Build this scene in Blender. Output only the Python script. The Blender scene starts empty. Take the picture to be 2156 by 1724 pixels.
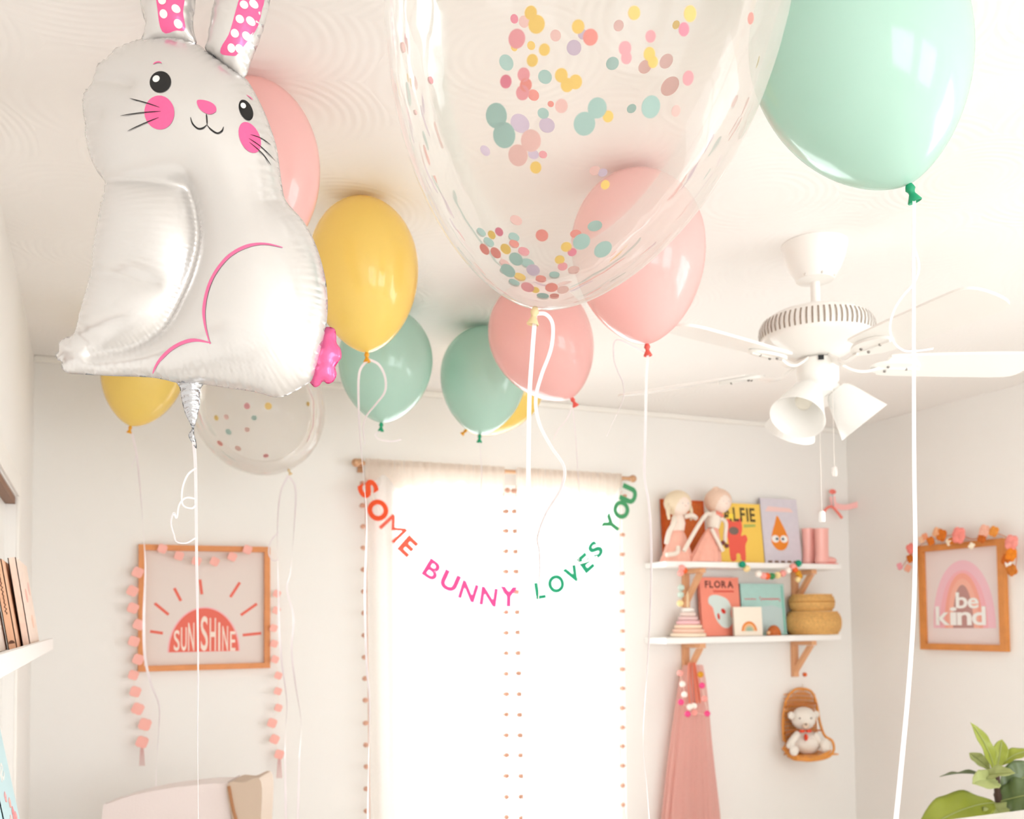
import bpy, bmesh, math, random
import numpy as np
from mathutils import Vector, Matrix
from mathutils.geometry import delaunay_2d_cdt
random.seed(7)
PI = math.pi
SC = bpy.context.scene
COL = SC.collection

# ------------------------------------------------------------------ camera
W_PX, H_PX, FPX, PX0, PY0 = 2156, 1724, 2000.0, 1078.0, 1218.0
CAM = Vector((0, 0, 1.42))
yaw, pitch, roll = math.radians(23.7), math.radians(2.55), math.radians(0.63)
Fw = Vector((math.sin(yaw) * math.cos(pitch), math.cos(yaw) * math.cos(pitch), math.sin(pitch)))
Rt0 = Vector((math.cos(yaw), -math.sin(yaw), 0))
Up0 = Rt0.cross(Fw)
Rt = Rt0 * math.cos(roll) - Up0 * math.sin(roll)
Up = Up0 * math.cos(roll) + Rt0 * math.sin(roll)
cd = bpy.data.cameras.new('camera')
cam = bpy.data.objects.new('camera', cd)
COL.objects.link(cam)
M = Matrix((Rt, Up, -Fw)).transposed().to_4x4()
M.translation = CAM
cam.matrix_world = M
cd.sensor_width = 36.0
cd.lens = 36.0 * FPX / W_PX
cd.shift_y = (PY0 - H_PX / 2) / W_PX
cd.clip_start = 0.02
cd.dof.use_dof = True
cd.dof.focus_distance = 1.36
cd.dof.aperture_fstop = 6.5
SC.camera = cam

# ------------------------------------------------------------------ room size
XL, XR, YB, YR, ZC = -0.218, 3.74, 3.97, -2.3, 2.44

# ------------------------------------------------------------------ world, lights, exposure
wd = bpy.data.worlds.new('sky')
SC.world = wd
wd.use_nodes = True
wd.node_tree.nodes['Background'].inputs[0].default_value = (0.95, 0.98, 1.0, 1)
wd.node_tree.nodes['Background'].inputs[1].default_value = 2.0


def area(name, loc, rot, sx, sy, power, color):
    l = bpy.data.lights.new(name, 'AREA')
    l.shape = 'RECTANGLE'
    l.size, l.size_y, l.energy, l.color = sx, sy, power, color
    o = bpy.data.objects.new(name, l)
    o.location, o.rotation_euler = loc, rot
    COL.objects.link(o)
    return o


# daylight coming in through the window in the far wall and the two windows behind the camera
area('window_daylight', (1.68, YB + 0.16, 1.25), (-PI / 2, 0, 0), 1.1, 1.6, 11, (0.91, 0.96, 1.0))
for k, x in enumerate((0.75, 2.55)):
    area('rear_window_daylight', (x, YR - 0.02, 1.35), (PI / 2, 0, 0), 1.3, 1.5, 9, (0.90, 0.955, 1.0))
area('right_window_daylight', (XR + .14, 0.0, 1.4), (0, PI / 2, 0), 1.5, 1.7, 13, (0.90, 0.955, 1.0))
SC.view_settings.view_transform = 'Standard'
SC.view_settings.look = 'None'
SC.view_settings.gamma = 1
SC.view_settings.exposure = 0.98
SC.view_settings.use_curve_mapping = False
SC.cycles.max_bounces = 12
SC.cycles.use_adaptive_sampling = True
SC.cycles.adaptive_threshold = 0.06
SC.cycles.diffuse_bounces = 6
SC.cycles.glossy_bounces = 10
SC.cycles.transmission_bounces = 8
SC.cycles.transparent_max_bounces = 40
SC.cycles.caustics_reflective = False
SC.cycles.caustics_refractive = False


# ------------------------------------------------------------------ pixel helpers: turn a photo point into a point in the room
def ray(px, py):
    return Fw + Rt * ((px - PX0) / FPX) - Up * ((py - PY0) / FPX)


def at(px, py, dep):
    return CAM + ray(px, py) * dep


def onY(px, py, y):
    r = ray(px, py)
    return CAM + r * ((y - CAM.y) / r.y)


def onX(px, py, x):
    r = ray(px, py)
    return CAM + r * ((x - CAM.x) / r.x)


# ------------------------------------------------------------------ materials
def srgb(c):
    if isinstance(c, str):
        c = [int(c[i:i + 2], 16) / 255 for i in (0, 2, 4)]
    return tuple((x / 12.92 if x <= .04045 else ((x + .055) / 1.055) ** 2.4) for x in c) + (1,)


MATS = {}


def mat(name, col, rough=.6, metal=0., noise=0., nscale=30., bump=0., bscale=60., trans=0., coat=0., spec=.5, sheen=0.):
    if name in MATS:
        return MATS[name]
    m = bpy.data.materials.new(name)
    m.use_nodes = True
    nt = m.node_tree
    b = nt.nodes['Principled BSDF']
    c = srgb(col)
    b.inputs['Base Color'].default_value = c
    b.inputs['Roughness'].default_value = rough
    b.inputs['Metallic'].default_value = metal
    b.inputs['Coat Weight'].default_value = coat
    b.inputs['Specular IOR Level'].default_value = spec
    b.inputs['Sheen Weight'].default_value = sheen
    tc = nt.nodes.new('ShaderNodeTexCoord')
    if noise:
        n = nt.nodes.new('ShaderNodeTexNoise')
        n.inputs['Scale'].default_value = nscale
        n.inputs['Detail'].default_value = 4
        r = nt.nodes.new('ShaderNodeMix')
        r.data_type = 'RGBA'
        r.inputs[6].default_value = tuple(max(0, x * (1 - noise)) for x in c[:3]) + (1,)
        r.inputs[7].default_value = tuple(min(1, x * (1 + noise)) for x in c[:3]) + (1,)
        nt.links.new(tc.outputs['Object'], n.inputs['Vector'])
        nt.links.new(n.outputs['Fac'], r.inputs[0])
        nt.links.new(r.outputs[2], b.inputs['Base Color'])
    if bump:
        n2 = nt.nodes.new('ShaderNodeTexNoise')
        n2.inputs['Scale'].default_value = bscale
        n2.inputs['Detail'].default_value = 5
        bp = nt.nodes.new('ShaderNodeBump')
        bp.inputs['Strength'].default_value = bump
        bp.inputs['Distance'].default_value = .01
        nt.links.new(tc.outputs['Object'], n2.inputs['Vector'])
        nt.links.new(n2.outputs['Fac'], bp.inputs['Height'])
        nt.links.new(bp.outputs['Normal'], b.inputs['Normal'])
    if trans:
        out = nt.nodes['Material Output']
        t = nt.nodes.new('ShaderNodeBsdfTranslucent')
        t.inputs[0].default_value = c
        mx = nt.nodes.new('ShaderNodeMixShader')
        mx.inputs[0].default_value = trans
        nt.links.new(b.outputs[0], mx.inputs[1])
        nt.links.new(t.outputs[0], mx.inputs[2])
        nt.links.new(mx.outputs[0], out.inputs[0])
    MATS[name] = m
    return m


def sheer(name, col, clear, translucency=.6):
    """thin woven cloth: part see-through, part translucent"""
    m = bpy.data.materials.new(name)
    m.use_nodes = True
    nt = m.node_tree
    nt.nodes.remove(nt.nodes['Principled BSDF'])
    out = nt.nodes['Material Output']
    d = nt.nodes.new('ShaderNodeBsdfDiffuse')
    t = nt.nodes.new('ShaderNodeBsdfTranslucent')
    tr = nt.nodes.new('ShaderNodeBsdfTransparent')
    for n in (d, t):
        n.inputs[0].default_value = srgb(col)
    a = nt.nodes.new('ShaderNodeMixShader')
    a.inputs[0].default_value = translucency
    b = nt.nodes.new('ShaderNodeMixShader')
    tc = nt.nodes.new('ShaderNodeTexCoord')
    n = nt.nodes.new('ShaderNodeTexNoise')
    n.inputs['Scale'].default_value = 400
    mr = nt.nodes.new('ShaderNodeMapRange')
    mr.inputs[3].default_value = max(0, clear - .1)
    mr.inputs[4].default_value = min(1, clear + .1)
    nt.links.new(tc.outputs['Object'], n.inputs['Vector'])
    nt.links.new(n.outputs['Fac'], mr.inputs[0])
    nt.links.new(mr.outputs[0], b.inputs[0])
    nt.links.new(d.outputs[0], a.inputs[1])
    nt.links.new(t.outputs[0], a.inputs[2])
    nt.links.new(a.outputs[0], b.inputs[1])
    nt.links.new(tr.outputs[0], b.inputs[2])
    nt.links.new(b.outputs[0], out.inputs[0])
    MATS[name] = m
    return m


def film(name, tint, body=.05):
    """clear latex film: see-through, mirror-like at grazing angles"""
    m = bpy.data.materials.new(name)
    m.use_nodes = True
    nt = m.node_tree
    nt.nodes.remove(nt.nodes['Principled BSDF'])
    out = nt.nodes['Material Output']
    tr = nt.nodes.new('ShaderNodeBsdfTransparent')
    tr.inputs[0].default_value = tint
    gl = nt.nodes.new('ShaderNodeBsdfGlossy')
    gl.inputs['Roughness'].default_value = .04
    gl.inputs[0].default_value = (1, 1, 1, 1)
    df = nt.nodes.new('ShaderNodeBsdfTranslucent')
    df.inputs[0].default_value = (.95, .93, .9, 1)
    fr = nt.nodes.new('ShaderNodeLayerWeight')
    fr.inputs[0].default_value = .22
    tc = nt.nodes.new('ShaderNodeTexCoord')
    n = nt.nodes.new('ShaderNodeTexNoise')
    n.inputs['Scale'].default_value = 9
    bp = nt.nodes.new('ShaderNodeBump')
    bp.inputs['Strength'].default_value = .12
    bp.inputs['Distance'].default_value = .02
    a = nt.nodes.new('ShaderNodeMixShader')
    b = nt.nodes.new('ShaderNodeMixShader')
    mt = nt.nodes.new('ShaderNodeMath')
    mt.operation = 'MULTIPLY_ADD'
    mt.inputs[1].default_value = .35
    mt.inputs[2].default_value = body
    nt.links.new(tc.outputs['Object'], n.inputs['Vector'])
    nt.links.new(n.outputs['Fac'], bp.inputs['Height'])
    nt.links.new(bp.outputs['Normal'], gl.inputs['Normal'])
    nt.links.new(fr.outputs['Facing'], mt.inputs[0])
    nt.links.new(mt.outputs[0], a.inputs[0])
    nt.links.new(tr.outputs[0], a.inputs[1])
    nt.links.new(df.outputs[0], a.inputs[2])
    m5 = nt.nodes.new('ShaderNodeMath')
    m5.operation = 'MULTIPLY'
    m5.inputs[1].default_value = .6
    nt.links.new(fr.outputs['Fresnel'], m5.inputs[0])
    nt.links.new(m5.outputs[0], b.inputs[0])
    nt.links.new(a.outputs[0], b.inputs[1])
    nt.links.new(gl.outputs[0], b.inputs[2])
    nt.links.new(b.outputs[0], out.inputs[0])
    MATS[name] = m
    return m


def ceiling_material():
    m = bpy.data.materials.new('swirled_plaster')
    m.use_nodes = True
    nt = m.node_tree
    b = nt.nodes['Principled BSDF']
    b.inputs['Base Color'].default_value = srgb('F4F0EC')
    b.inputs['Roughness'].default_value = .8
    tc = nt.nodes.new('ShaderNodeTexCoord')
    v = nt.nodes.new('ShaderNodeTexVoronoi')
    v.inputs['Scale'].default_value = 3.1
    v.inputs['Randomness'].default_value = .8
    m1 = nt.nodes.new('ShaderNodeMath')
    m1.operation = 'MULTIPLY'
    m1.inputs[1].default_value = 115
    m2 = nt.nodes.new('ShaderNodeMath')
    m2.operation = 'SINE'
    n = nt.nodes.new('ShaderNodeTexNoise')
    n.inputs['Scale'].default_value = 2.4
    ad = nt.nodes.new('ShaderNodeMath')
    ad.operation = 'MULTIPLY_ADD'
    ad.inputs[1].default_value = 10
    bp = nt.nodes.new('ShaderNodeBump')
    bp.inputs['Strength'].default_value = .10
    bp.inputs['Distance'].default_value = .003
    L = nt.links.new
    L(tc.outputs['Object'], v.inputs['Vector'])
    L(tc.outputs['Object'], n.inputs['Vector'])
    L(v.outputs['Distance'], m1.inputs[0])
    L(n.outputs['Fac'], ad.inputs[0])
    L(m1.outputs[0], ad.inputs[2])
    L(ad.outputs[0], m2.inputs[0])
    L(m2.outputs[0], bp.inputs['Height'])
    L(bp.outputs['Normal'], b.inputs['Normal'])
    return m


WALL = mat('wall_paint', 'F2EFEB', .75, bump=.05, bscale=180)
CEIL = ceiling_material()
TRIMW = mat('white_trim_paint', 'F4F0EA', .4)
WHITE = mat('white_paint', 'F6F4F1', .35)
FANW = mat('white_enamel', 'F4F1EC', .3, coat=.3)
DARK = mat('dark_gap', '2A2622', .8)
OAK = mat('honey_wood', 'D58A45', .5, noise=.18, nscale=25)
PINE = mat('pine_wood', 'E2AA7E', .55, noise=.12, nscale=18)
RIB = mat('white_ribbon', 'F0E7E9', .3, coat=.3)
PAPER = mat('paper_print', 'EFE6E2', .6)


# ------------------------------------------------------------------ mesh builder
class MB:
    def __init__(s):
        s.v, s.f, s.m = [], [], []

    def add(s, vs, fs, mi=0):
        o = len(s.v)
        s.v += [Vector(v) for v in vs]
        s.f += [tuple(i + o for i in f) for f in fs]
        s.m += [mi] * len(fs)
        return s

    def box(s, lo, hi, mi=0, bev=0.):
        x0, y0, z0 = lo
        x1, y1, z1 = hi
        if not bev:
            vs = [(x0, y0, z0), (x1, y0, z0), (x1, y1, z0), (x0, y1, z0), (x0, y0, z1), (x1, y0, z1), (x1, y1, z1), (x0, y1, z1)]
            return s.add(vs, [(0, 3, 2, 1), (4, 5, 6, 7), (0, 1, 5, 4), (1, 2, 6, 5), (2, 3, 7, 6), (3, 0, 4, 7)], mi)
        bm = bmesh.new()
        bmesh.ops.create_cube(bm, size=1)
        for v in bm.verts:
            v.co = Vector(((x0 + x1) / 2 + v.co.x * (x1 - x0), (y0 + y1) / 2 + v.co.y * (y1 - y0), (z0 + z1) / 2 + v.co.z * (z1 - z0)))
        bmesh.ops.bevel(bm, geom=bm.edges[:], offset=bev, segments=3, affect='EDGES', profile=.6)
        return s.bm(bm, mi=mi)

    def bm(s, bm, xf=None, mi=0):
        bm.verts.index_update()
        vs = [(xf @ v.co if xf else v.co.copy()) for v in bm.verts]
        s.add(vs, [tuple(v.index for v in f.verts) for f in bm.faces], mi)
        bm.free()
        return s

    def prism(s, poly, fr, d0, d1, mi=0):
        """polygon in frame fr(u, v, d), from depth d0 to d1"""
        n = len(poly)
        vs = [fr(u, v, d0) for u, v in poly] + [fr(u, v, d1) for u, v in poly]
        fs = [tuple(range(n - 1, -1, -1)), tuple(range(n, 2 * n))] + [(i, (i + 1) % n, n + (i + 1) % n, n + i) for i in range(n)]
        return s.add(vs, fs, mi)

    def tube(s, pts, r, n=8, mi=0, closed=False):
        pts = [Vector(p) for p in pts]
        N = len(pts)
        rs = r if isinstance(r, (list, tuple)) else [r] * N
        prev = None
        vs = []
        for i, p in enumerate(pts):
            t = (pts[(i + 1) % N] - pts[i - 1]) if closed else (pts[min(i + 1, N - 1)] - pts[max(i - 1, 0)])
            t = t.normalized() if t.length > 1e-9 else Vector((0, 0, 1))
            if prev is None:
                a = t.cross(Vector((0, 0, 1)))
                if a.length < .1:
                    a = t.cross(Vector((1, 0, 0)))
            else:
                a = prev - t * prev.dot(t)
            a.normalize()
            prev = a
            b = t.cross(a)
            vs += [p + (a * math.cos(2 * PI * k / n) + b * math.sin(2 * PI * k / n)) * rs[i] for k in range(n)]
        fs = []
        for i in range(N if closed else N - 1):
            j = (i + 1) % N
            fs += [(i * n + k, i * n + (k + 1) % n, j * n + (k + 1) % n, j * n + k) for k in range(n)]
        if not closed:
            fs += [tuple(range(n - 1, -1, -1)), tuple(range((N - 1) * n, N * n))]
        return s.add(vs, fs, mi)

    def ribbon(s, pts, w, t=.0006, twist=0., phase=0., mi=0):
        pts = [Vector(p) for p in pts]
        N = len(pts)
        vs = []
        acc = 0
        for i, p in enumerate(pts):
            if i:
                acc += (p - pts[i - 1]).length
            tg = (pts[min(i + 1, N - 1)] - pts[max(i - 1, 0)]).normalized()
            a = tg.cross(Vector((.35, .94, .1)))
            if a.length < .05:
                a = tg.cross(Vector((1, 0, 0)))
            a.normalize()
            b = tg.cross(a)
            ang = phase + twist * acc
            a2 = a * math.cos(ang) + b * math.sin(ang)
            b2 = b * math.cos(ang) - a * math.sin(ang)
            vs += [p + a2 * w / 2 + b2 * t / 2, p - a2 * w / 2 + b2 * t / 2, p - a2 * w / 2 - b2 * t / 2, p + a2 * w / 2 - b2 * t / 2]
        fs = [(i * 4 + k, i * 4 + (k + 1) % 4, i * 4 + 4 + (k + 1) % 4, i * 4 + 4 + k) for i in range(N - 1) for k in range(4)]
        fs += [(3, 2, 1, 0), tuple(range(4 * N - 4, 4 * N))]
        return s.add(vs, fs, mi)

    def lathe(s, prof, xf=None, n=32, mi=0, close=True):
        """prof: (r, z) list"""
        vs, fs = [], []
        P = len(prof)
        for r, z in prof:
            for k in range(n):
                a = 2 * PI * k / n
                p = Vector((r * math.cos(a), r * math.sin(a), z))
                vs.append(xf @ p if xf else p)
        for i in range(P - 1):
            fs += [(i * n + k, i * n + (k + 1) % n, i * n + n + (k + 1) % n, i * n + n + k) for k in range(n)]
        if close:
            fs += [tuple(range(n - 1, -1, -1)), tuple(range((P - 1) * n, P * n))]
        return s.add(vs, fs, mi)

    def ball(s, c, r, sx=1, sy=1, sz=1, n=12, jit=0., mi=0, rot=None):
        bm = bmesh.new()
        bmesh.ops.create_uvsphere(bm, u_segments=n * 2, v_segments=n, radius=1)
        for v in bm.verts:
            k = 1 + jit * (random.random() - .5)
            q = Vector((v.co.x * r * sx * k, v.co.y * r * sy * k, v.co.z * r * sz * k))
            if rot:
                q = rot @ q
            v.co = Vector(c) + q
        return s.bm(bm, mi=mi)

    def build(s, name, mats, parent=None, smooth=None, origin=None, sub=0, merge=False):
        me = bpy.data.meshes.new(name)
        if parent is not None:
            root = parent
            while root.parent:
                root = root.parent
            o0 = Vector(root['_o']) if '_o' in root else Vector((0, 0, 0))
        else:
            lo = [min(v[i] for v in s.v) for i in range(3)]
            hi = [max(v[i] for v in s.v) for i in range(3)]
            o0 = Vector(origin) if origin else Vector(((lo[0] + hi[0]) / 2, (lo[1] + hi[1]) / 2, lo[2]))
        me.from_pydata([v - o0 for v in s.v], [], s.f)
        if not isinstance(mats, (list, tuple)):
            mats = [mats]
        for m in mats:
            me.materials.append(m)
        if len(mats) > 1:
            me.polygons.foreach_set('material_index', s.m)
        bm = bmesh.new()
        bm.from_mesh(me)
        if merge:
            bmesh.ops.remove_doubles(bm, verts=bm.verts, dist=1e-5)
        bmesh.ops.recalc_face_normals(bm, faces=bm.faces)
        if smooth:
            for f in bm.faces:
                f.smooth = True
            if smooth < 180:
                for e in bm.edges:
                    if len(e.link_faces) == 2 and e.calc_face_angle(0) > math.radians(smooth):
                        e.smooth = False
        bm.to_mesh(me)
        bm.free()
        ob = bpy.data.objects.new(name, me)
        COL.objects.link(ob)
        if parent is not None:
            ob.parent = parent
        else:
            ob.location = o0
            ob['_o'] = tuple(o0)
        if sub:
            md = ob.modifiers.new('sub', 'SUBSURF')
            md.levels = md.render_levels = sub
        return ob


def thing(name, loc, label, cat, group=None):
    o = bpy.data.objects.new(name, None)
    o.empty_display_size = .05
    COL.objects.link(o)
    o.location = loc
    o['_o'] = tuple(loc)
    return tag(o, label, cat, group)


def tag(o, label, cat, group=None, kind=None):
    o['label'] = label
    o['category'] = cat
    if group:
        o['group'] = group
    if kind:
        o['kind'] = kind
    return o


def struct(mb, name, m, **k):
    o = mb.build(name, m, **k)
    o['kind'] = 'structure'
    return o


def smoothpath(pts, n=8):
    """Catmull-Rom through the points"""
    P = [Vector(p) for p in pts]
    P = [P[0] * 2 - P[1]] + P + [P[-1] * 2 - P[-2]]
    out = []
    for i in range(1, len(P) - 2):
        for k in range(n):
            t = k / n
            a, b, c, d = P[i - 1], P[i], P[i + 1], P[i + 2]
            out.append(.5 * ((2 * b) + (c - a) * t + (2 * a - 5 * b + 4 * c - d) * t * t + (3 * b - a - 3 * c + d) * t ** 3))
    out.append(P[-2])
    return out


# frames: FB on the far wall (u = X, v = Z, d = distance from the wall), FR on the right wall (u = -Y so it grows to the viewer's right)
FB = lambda u, v, d: Vector((u, YB - d, v))
FRW = lambda u, v, d: Vector((XR - d, -u, v))


def bw(px, py, d=0.):
    p = onY(px, py, YB - d)
    return (p.x, p.z)


def rw(px, py, d=0.):
    p = onX(px, py, XR - d)
    return (-p.y, p.z)


_glyph = {}


def glyph(ch, bold=0.):
    """outline mesh of one character of Blender's own font, scaled to a unit box"""
    if (ch, bold) in _glyph:
        return _glyph[(ch, bold)]
    cu = bpy.data.curves.new('t', 'FONT')
    cu.body = ch
    cu.fill_mode = 'NONE' if False else 'BOTH'
    cu.offset = bold
    cu.resolution_u = 6
    ob = bpy.data.objects.new('t', cu)
    COL.objects.link(ob)
    dg = bpy.context.evaluated_depsgraph_get()
    me = bpy.data.meshes.new_from_object(ob.evaluated_get(dg))
    vs = [v.co.copy() for v in me.vertices]
    fs = [tuple(p.vertices) for p in me.polygons]
    bpy.data.objects.remove(ob)
    bpy.data.curves.remove(cu)
    bpy.data.meshes.remove(me)
    x0, x1 = min(v.x for v in vs), max(v.x for v in vs)
    y0, y1 = min(v.y for v in vs), max(v.y for v in vs)
    asp = (x1 - x0) / max(y1 - y0, 1e-6)
    vs = [((v.x - x0) / max(x1 - x0, 1e-6) - .5, (v.y - y0) / max(y1 - y0, 1e-6) - .5) for v in vs]
    _glyph[(ch, bold)] = (vs, fs, asp)
    return _glyph[(ch, bold)]


def put_char(mb, ch, fr, cx, cy, w, h, rot, d0, d1, bold=0., mi=0):
    vs, fs, asp = glyph(ch, bold)
    if w is None:
        w = h * asp
    c, s_ = math.cos(rot), math.sin(rot)
    pts = [(cx + x * w * c - y * h * s_, cy + x * w * s_ + y * h * c) for x, y in vs]
    n = len(pts)
    edges = {}
    for f in fs:
        for i in range(len(f)):
            e = (f[i], f[(i + 1) % len(f)])
            k = tuple(sorted(e))
            edges[k] = None if k in edges else e
    V = [fr(u, v, d0) for u, v in pts] + [fr(u, v, d1) for u, v in pts]
    Fs = [tuple(reversed(f)) for f in fs] + [tuple(i + n for i in f) for f in fs]
    Fs += [(e[0], e[1], e[1] + n, e[0] + n) for e in edges.values() if e]
    mb.add(V, Fs, mi)


def text_line(mb, s, fr, x0, x1, y0, y1, d0, d1, bold=0., gap=.18, mi=0):
    """a word set into the rectangle"""
    asps = [glyph(c, bold)[2] if c != ' ' else .5 for c in s]
    tot = sum(asps) + gap * (len(s) - 1)
    k = (x1 - x0) / tot
    x = x0
    for c, a in zip(s, asps):
        if c != ' ':
            put_char(mb, c, fr, x + a * k / 2, (y0 + y1) / 2, a * k, y1 - y0, 0, d0, d1, bold, mi)
        x += (a + gap) * k


def scribble(mb, fr, x0, x1, yc, amp, wd, d0, d1, freq=9., tall=()):
    """a line of blurred, unreadable handwriting"""
    n = 60
    P = []
    for i in range(n + 1):
        f = i / n
        a_ = amp * (.6 + .4 * math.sin(f * 13))
        for t_ in tall:
            a_ += amp * 2.6 * math.exp(-((f - t_) / .03) ** 2)
        P.append((x0 + (x1 - x0) * f, yc + a_ * math.sin(f * 2 * PI * freq)))
    for (xa, ya), (xb, yb) in zip(P[:-1], P[1:]):
        mb.prism([(xa, ya - wd / 2), (xb, yb - wd / 2), (xb, yb + wd / 2), (xa, ya + wd / 2)], fr, d0, d1)


def ell(cx, cy, rx, ry, rot=0., n=28, a0=0., a1=2 * PI):
    c, s_ = math.cos(rot), math.sin(rot)
    full = abs(a1 - a0 - 2 * PI) < 1e-6
    out = []
    for k in range(n if full else n + 1):
        a = a0 + (a1 - a0) * k / n
        x, y = rx * math.cos(a), ry * math.sin(a)
        out.append((cx + x * c - y * s_, cy + x * s_ + y * c))
    return out


def dup(root, loc=None, name=None):
    r = root.copy()
    COL.objects.link(r)
    if loc is not None:
        r.location = loc
    for ch in list(root.children):
        c = ch.copy()
        COL.objects.link(c)
        c.parent = r
        for g in list(ch.children):
            e = g.copy()
            COL.objects.link(e)
            e.parent = c
    return r


# ================================================================== SETTING
T = .1
struct(MB().box((XL - T, YR - T, -T), (XR + T, YB + T, 0)), 'floor', mat('floor_wood', 'E6E1DA', .5, noise=.12, nscale=6))
struct(MB().box((XL - T, YR - T, ZC), (XR + T, YB + T, ZC + T)), 'ceiling', CEIL)
RY0, RY1, RZ0, RZ1 = -.85, .85, .65, 2.15
b = MB().box((XR, YR - T, 0), (XR + T, RY0, ZC)).box((XR, RY1, 0), (XR + T, YB + T, ZC))
b.box((XR, RY0, 0), (XR + T, RY1, RZ0)).box((XR, RY0, RZ1), (XR + T, RY1, ZC))
struct(b, 'wall_right', WALL)
b = MB()
for y0, y1 in ((RY0, RY0 + .05), (-.025, .025), (RY1 - .05, RY1)):
    b.box((XR + .04, y0, RZ0), (XR + .08, y1, RZ1))
for z0, z1 in ((RZ0, RZ0 + .05), (1.38, 1.42), (RZ1 - .05, RZ1)):
    b.box((XR + .042, RY0, z0), (XR + .078, RY1, z1))
struct(b, 'window_4', WHITE)
# far wall with the window opening
wx0, wx1, wz0, wz1 = bw(826, 1000)[0], bw(1308, 1000)[0], .42, 2.04
b = MB()
b.box((XL - T, YB, 0), (wx0, YB + T, ZC)).box((wx1, YB, 0), (XR + T, YB + T, ZC))
b.box((wx0, YB, 0), (wx1, YB + T, wz0)).box((wx0, YB, wz1), (wx1, YB + T, ZC))
struct(b, 'wall_back', WALL)
# rear wall (behind the camera) with two windows
b = MB()
xs = [XL - T, .1, 1.4, 1.9, 3.2, XR + T]
b.box((xs[0], YR - T, 0), (xs[1], YR, ZC)).box((xs[2], YR - T, 0), (xs[3], YR, ZC)).box((xs[4], YR - T, 0), (xs[5], YR, ZC))
for i in (1, 3):
    b.box((xs[i], YR - T, 0), (xs[i + 1], YR, .6)).box((xs[i], YR - T, 2.1), (xs[i + 1], YR, ZC))
struct(b, 'wall_rear', WALL)
# left wall with the closet opening
cy0, cy1, cz1 = 1.0, onX(34, 1100, XL).y, onX(34, 1046, XL).z
b = MB()
b.box((XL - T, YR - T, 0), (XL, cy0, ZC)).box((XL - T, cy1, 0), (XL, YB + T, ZC)).box((XL - T, cy0, cz1), (XL, cy1, ZC))
struct(b, 'wall_left', WALL)
d = struct(MB().box((XL - .06, cy0, .01), (XL - .03, cy1, cz1 - .002)), 'door_1', WHITE)
struct(MB().box((XL - .029, cy0, cz1 - .02), (XL - .003, cy1, cz1 - .0005)), 'trim_1', mat('closet_track', '7A4A22', .5))
struct(MB().box((XL, cy1 - .001, 0), (XL + .008, cy1 + .07, cz1 + .004), bev=.002).box((XL, cy0, cz1 + .005), (XL + .008, cy1 + .07, cz1 + .07), bev=.002), 'trim_2', TRIMW, smooth=30)
struct(MB().box((XL, YB - .015, 0), (XR, YB, .11), bev=.003), 'baseboard_back', TRIMW)
struct(MB().box((XR - .015, YR, 0), (XR, YB - .015, .11), bev=.003), 'baseboard_right', TRIMW)
# small crown bead along the far wall / ceiling joint
struct(MB().box((XL, YB - .02, ZC - .025), (XR, YB, ZC), bev=.006), 'trim_3', TRIMW)
# window with sashes and glass
wf = MB()
mx = (wx0 + wx1) / 2
for x0, x1 in ((wx0, wx0 + .02), (wx1 - .02, wx1)):
    wf.box((x0, YB + .02, wz0), (x1, YB + .07, wz1))
for z0, z1 in ((wz0, wz0 + .05), (wz1 - .05, wz1)):
    wf.box((wx0, YB + .025, z0), (wx1, YB + .065, z1))
wo = struct(wf, 'window_1', WHITE)
gm = film('window_glass', (.98, .99, .99, 1), .0)
g = MB().box((wx0 + .01, YB + .043, wz0 + .01), (wx1 - .01, YB + .047, wz1 - .01)).build('pane', gm, wo)
MB().box((wx0 - .04, YB - .03, wz0 - .03), (wx1 + .04, YB, wz0), bev=.004).build('window_sill', TRIMW, wo)
for i in (1, 3):
    b = MB()
    x0, x1 = xs[i], xs[i + 1]
    for a0, a1 in ((x0, x0 + .05), ((x0 + x1) / 2 - .025, (x0 + x1) / 2 + .025), (x1 - .05, x1)):
        b.box((a0, YR - .09, .6), (a1, YR - .05, 2.1))
    for z0, z1 in ((.6, .65), (1.33, 1.37), (2.05, 2.1)):
        b.box((x0, YR - .088, z0), (x1, YR - .052, z1))
    struct(b, 'window_%d' % (2 if i == 1 else 3), WHITE)


# ================================================================== BALLOONS
def latex(name, col, dense=.32):
    return mat(name, col, .2, trans=dense, coat=.6, noise=.03, nscale=8)


L_YEL = latex('yellow_latex', 'FDE27C')
L_MINT = latex('mint_latex', 'C4E5D8')
L_PINK = latex('pink_latex', 'FDCECA')
L_BLUSH = latex('blush_latex', 'FCD3CF', .4)
K_YEL = mat('yellow_knot', 'F0AE2A', .4, trans=.2)
K_MINT = mat('green_knot', '25A878', .4, trans=.2)
K_PINK = mat('coral_knot', 'F0685C', .4, trans=.2)
K_CLEAR = mat('amber_knot', 'F3DDB0', .4, trans=.3)
CLEAR = film('clear_latex', (.975, .965, .955, 1), .05)
INFO = {}


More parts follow.
